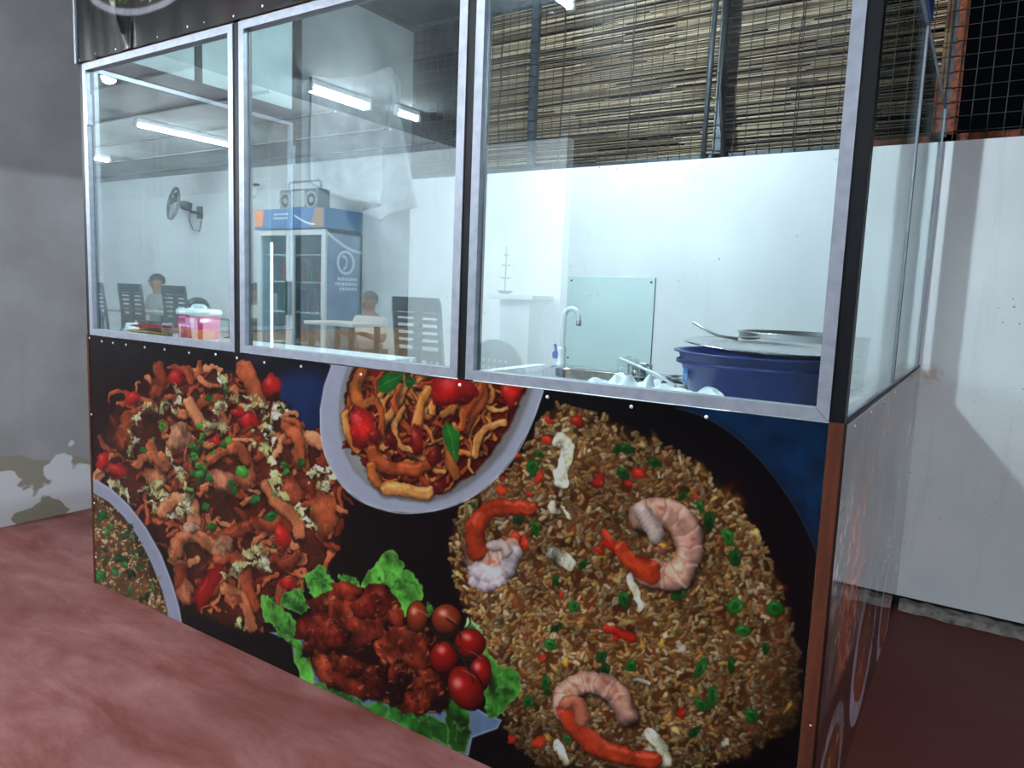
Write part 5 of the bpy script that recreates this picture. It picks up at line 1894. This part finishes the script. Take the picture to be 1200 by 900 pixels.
_t = thing('pedestal', 'pale square pedestal with a wider cap against the far wall', 'pedestal', (-.83, -4.12, 0))
_pm = mat('pedestal_paint', (176, 190, 192), .6)
bx('column', _pm, -.15, .15, -.13, .13, .06, 1.06, _t)
bx('cap', _pm, -.24, .22, -.16, .2, 1.06, 1.10, _t, .006)
bx('plinth', _pm, -.19, .19, -.155, .16, 0, .06, _t)
_t = thing('tiered_stand', 'thin dark tiered stand with a bowl on the pedestal', 'stand', (-.98, -4.05, 1.10))
_bm = new()
lathe(_bm, [(0, .004), (.04, .006), (.07, .03), (.072, .034), (.04, .012), (0, .01)], seg=20)
obj('bowl', _bm, M_iron, _t)
_bm = new()
tube(_bm, [(0, 0, .006), (0, 0, .42)], .005, 6)
obj('rod', _bm, M_iron, _t)
for _z, _r in ((.14, .055), (.25, .045), (.34, .03)):
    _bm = new()
    tube(_bm, [(-_r, 0, _z + .012), (-_r * .5, 0, _z), (_r * .5, 0, _z), (_r, 0, _z + .012)], .004, 6)
    tube(_bm, [(0, -_r, _z + .012), (0, -_r * .5, _z), (0, _r * .5, _z), (0, _r, _z + .012)], .004, 6)
    obj('arm', _bm, M_iron, _t)


# ------------------------------------------------------------------ seated diners
def skin_obj(name, verts, edges, radii, m, parent, root=0):
    me = bpy.data.meshes.new(name)
    me.from_pydata([tuple(v) for v in verts], edges, [])
    o = bpy.data.objects.new(name, me)
    COL.objects.link(o)
    o.parent = parent
    me.materials.append(m)
    o.modifiers.new('skin', 'SKIN')
    if not me.skin_vertices:
        me.attributes  # layer is made with the modifier
    lay = me.skin_vertices[0].data if me.skin_vertices else None
    if lay:
        for i, r in enumerate(radii):
            lay[i].radius = r if isinstance(r, tuple) else (r, r)
            lay[i].use_root = (i == root)
    s = o.modifiers.new('sub', 'SUBSURF')
    s.levels = s.render_levels = 2
    return o


def person(label, loc, rz, shirt, trousers, hair, k=1., skin=(150, 104, 80)):
    t = thing('person', label, 'person', loc, rz, 'seated diners in the hall')
    ms = mat('skin_tone', skin, .55)
    V, E, Rr = [], [], []

    def add(p, r, to=None):
        V.append((p[0] * k, p[1] * k, p[2] * k))
        Rr.append(tuple(x * k for x in r) if isinstance(r, tuple) else r * k)
        if to is not None:
            E.append((to, len(V) - 1))
        return len(V) - 1
    pel = add((0, 0, .52), (.15, .11))
    sp = add((0, -.01, .68), (.135, .095), pel)
    ch = add((0, 0, .86), (.15, .10), sp)
    nk = add((0, .01, 1.0), .055, ch)
    hb = add((0, .025, 1.06), .062, nk)
    hm = add((0, .03, 1.14), (.078, .09), hb)
    ht = add((0, .02, 1.21), (.066, .078), hm)
    add((0, .135, 1.115), .012, hm)               # nose
    for s in (-1, 1):
        add((s * .088, .02, 1.12), .014, hm)      # ears
        sh = add((s * .165, 0, .915), .058, ch)
        el = add((s * .225, .06, .70), .042, sh)
        wr = add((s * .15, .27, .775), .027, el)
        pa = add((s * .135, .33, .785), (.036, .018), wr)
        for f in range(4):
            b = add((s * (.163 - f * .018), .375 + (.006 if f in (1, 2) else 0), .788), .0085, pa)
            c = add((s * (.166 - f * .019), .405 + (.01 if f in (1, 2) else 0), .780), .0075, b)
        th = add((s * .095, .345, .785), .010, pa)
        add((s * .085, .372, .782), .008, th)
        hp = add((s * .095, .05, .49), .082, pel)
        kn = add((s * .115, .42, .50), .058, hp)
        an = add((s * .115, .43, .09), .036, kn)
        add((s * .12, .55, .035), .034, an)
    skin_obj('body', V, E, Rr, ms, t)
    V, E, Rr = [], [], []
    pel = add((0, 0, .50), (.165, .125))
    sp = add((0, -.01, .68), (.15, .11), pel)
    ch = add((0, 0, .87), (.165, .112), sp)
    add((0, .005, .965), .075, ch)
    for s in (-1, 1):
        sh = add((s * .17, 0, .915), .07, ch)
        add((s * .215, .045, .75), .058, sh)
    skin_obj('shirt', V, E, Rr, mat('shirt_cloth', shirt, .8), t)
    V, E, Rr = [], [], []
    pel = add((0, 0, .5), (.16, .12))
    for s in (-1, 1):
        hp = add((s * .095, .06, .49), .092, pel)
        kn = add((s * .115, .42, .50), .068, hp)
        add((s * .115, .43, .14), .052, kn)
    skin_obj('trousers', V, E, Rr, mat('trouser_cloth', trousers, .8), t)
    bm = new()
    bmesh.ops.create_uvsphere(bm, u_segments=18, v_segments=12, radius=1)
    for v in list(bm.verts):
        x, y, z = v.co
        if z < -.1 and y > -.15 or z < -.55:
            bm.verts.remove(v)
    for v in bm.verts:
        v.co = Vector((v.co.x * .089 * k, (.012 + v.co.y * .104) * k, (1.155 + v.co.z * .095) * k))
    obj('hair', bm, mat('hair_dark', hair, .6), t)
    bm = new()
    for s in (-1, 1):
        bmesh.ops.create_uvsphere(bm, u_segments=8, v_segments=6, radius=.010 * k, matrix=Matrix.Translation((s * .032 * k, .116 * k, 1.145 * k)))
    obj('eyes', bm, M_black, t)
    bm = new()
    tube(bm, [(-.022 * k, .110 * k, 1.078 * k), (0, .117 * k, 1.075 * k), (.022 * k, .110 * k, 1.078 * k)], .005 * k, 6)
    obj('mouth', bm, mat('lips', (120, 60, 54), .5), t)
    # a plain stool carries the sitter
    st = thing('stool', 'plain dark stool under ' + label.split(' at ')[0].split(' behind ')[0].split(' beside ')[0], 'stool', loc, rz)
    bx('seat', M_black, -.16, .16, -.15, .15, .36 * k, .395 * k, st, .006)
    for sx in (-1, 1):
        for sy in (-1, 1):
            bx('leg', M_black, sx * .13 - .014, sx * .13 + .014, sy * .12 - .014, sy * .12 + .014, 0, .36 * k, st)


person('dark-haired person in a grey shirt seated behind the two left chairs', (-6.46, -4.12, 0), .05, (150, 156, 160), (70, 72, 80), (44, 42, 42), .96)
person('person in a beige shirt seated behind the helmet table', (-4.45, -4.1, 0), .1, (206, 200, 180), (60, 60, 70), (50, 42, 38), .9)
person('person in a pale shirt seated beside the drinks fridge', (-2.42, -3.86, 0), -.1, (214, 206, 206), (120, 116, 116), (92, 76, 66), .87)
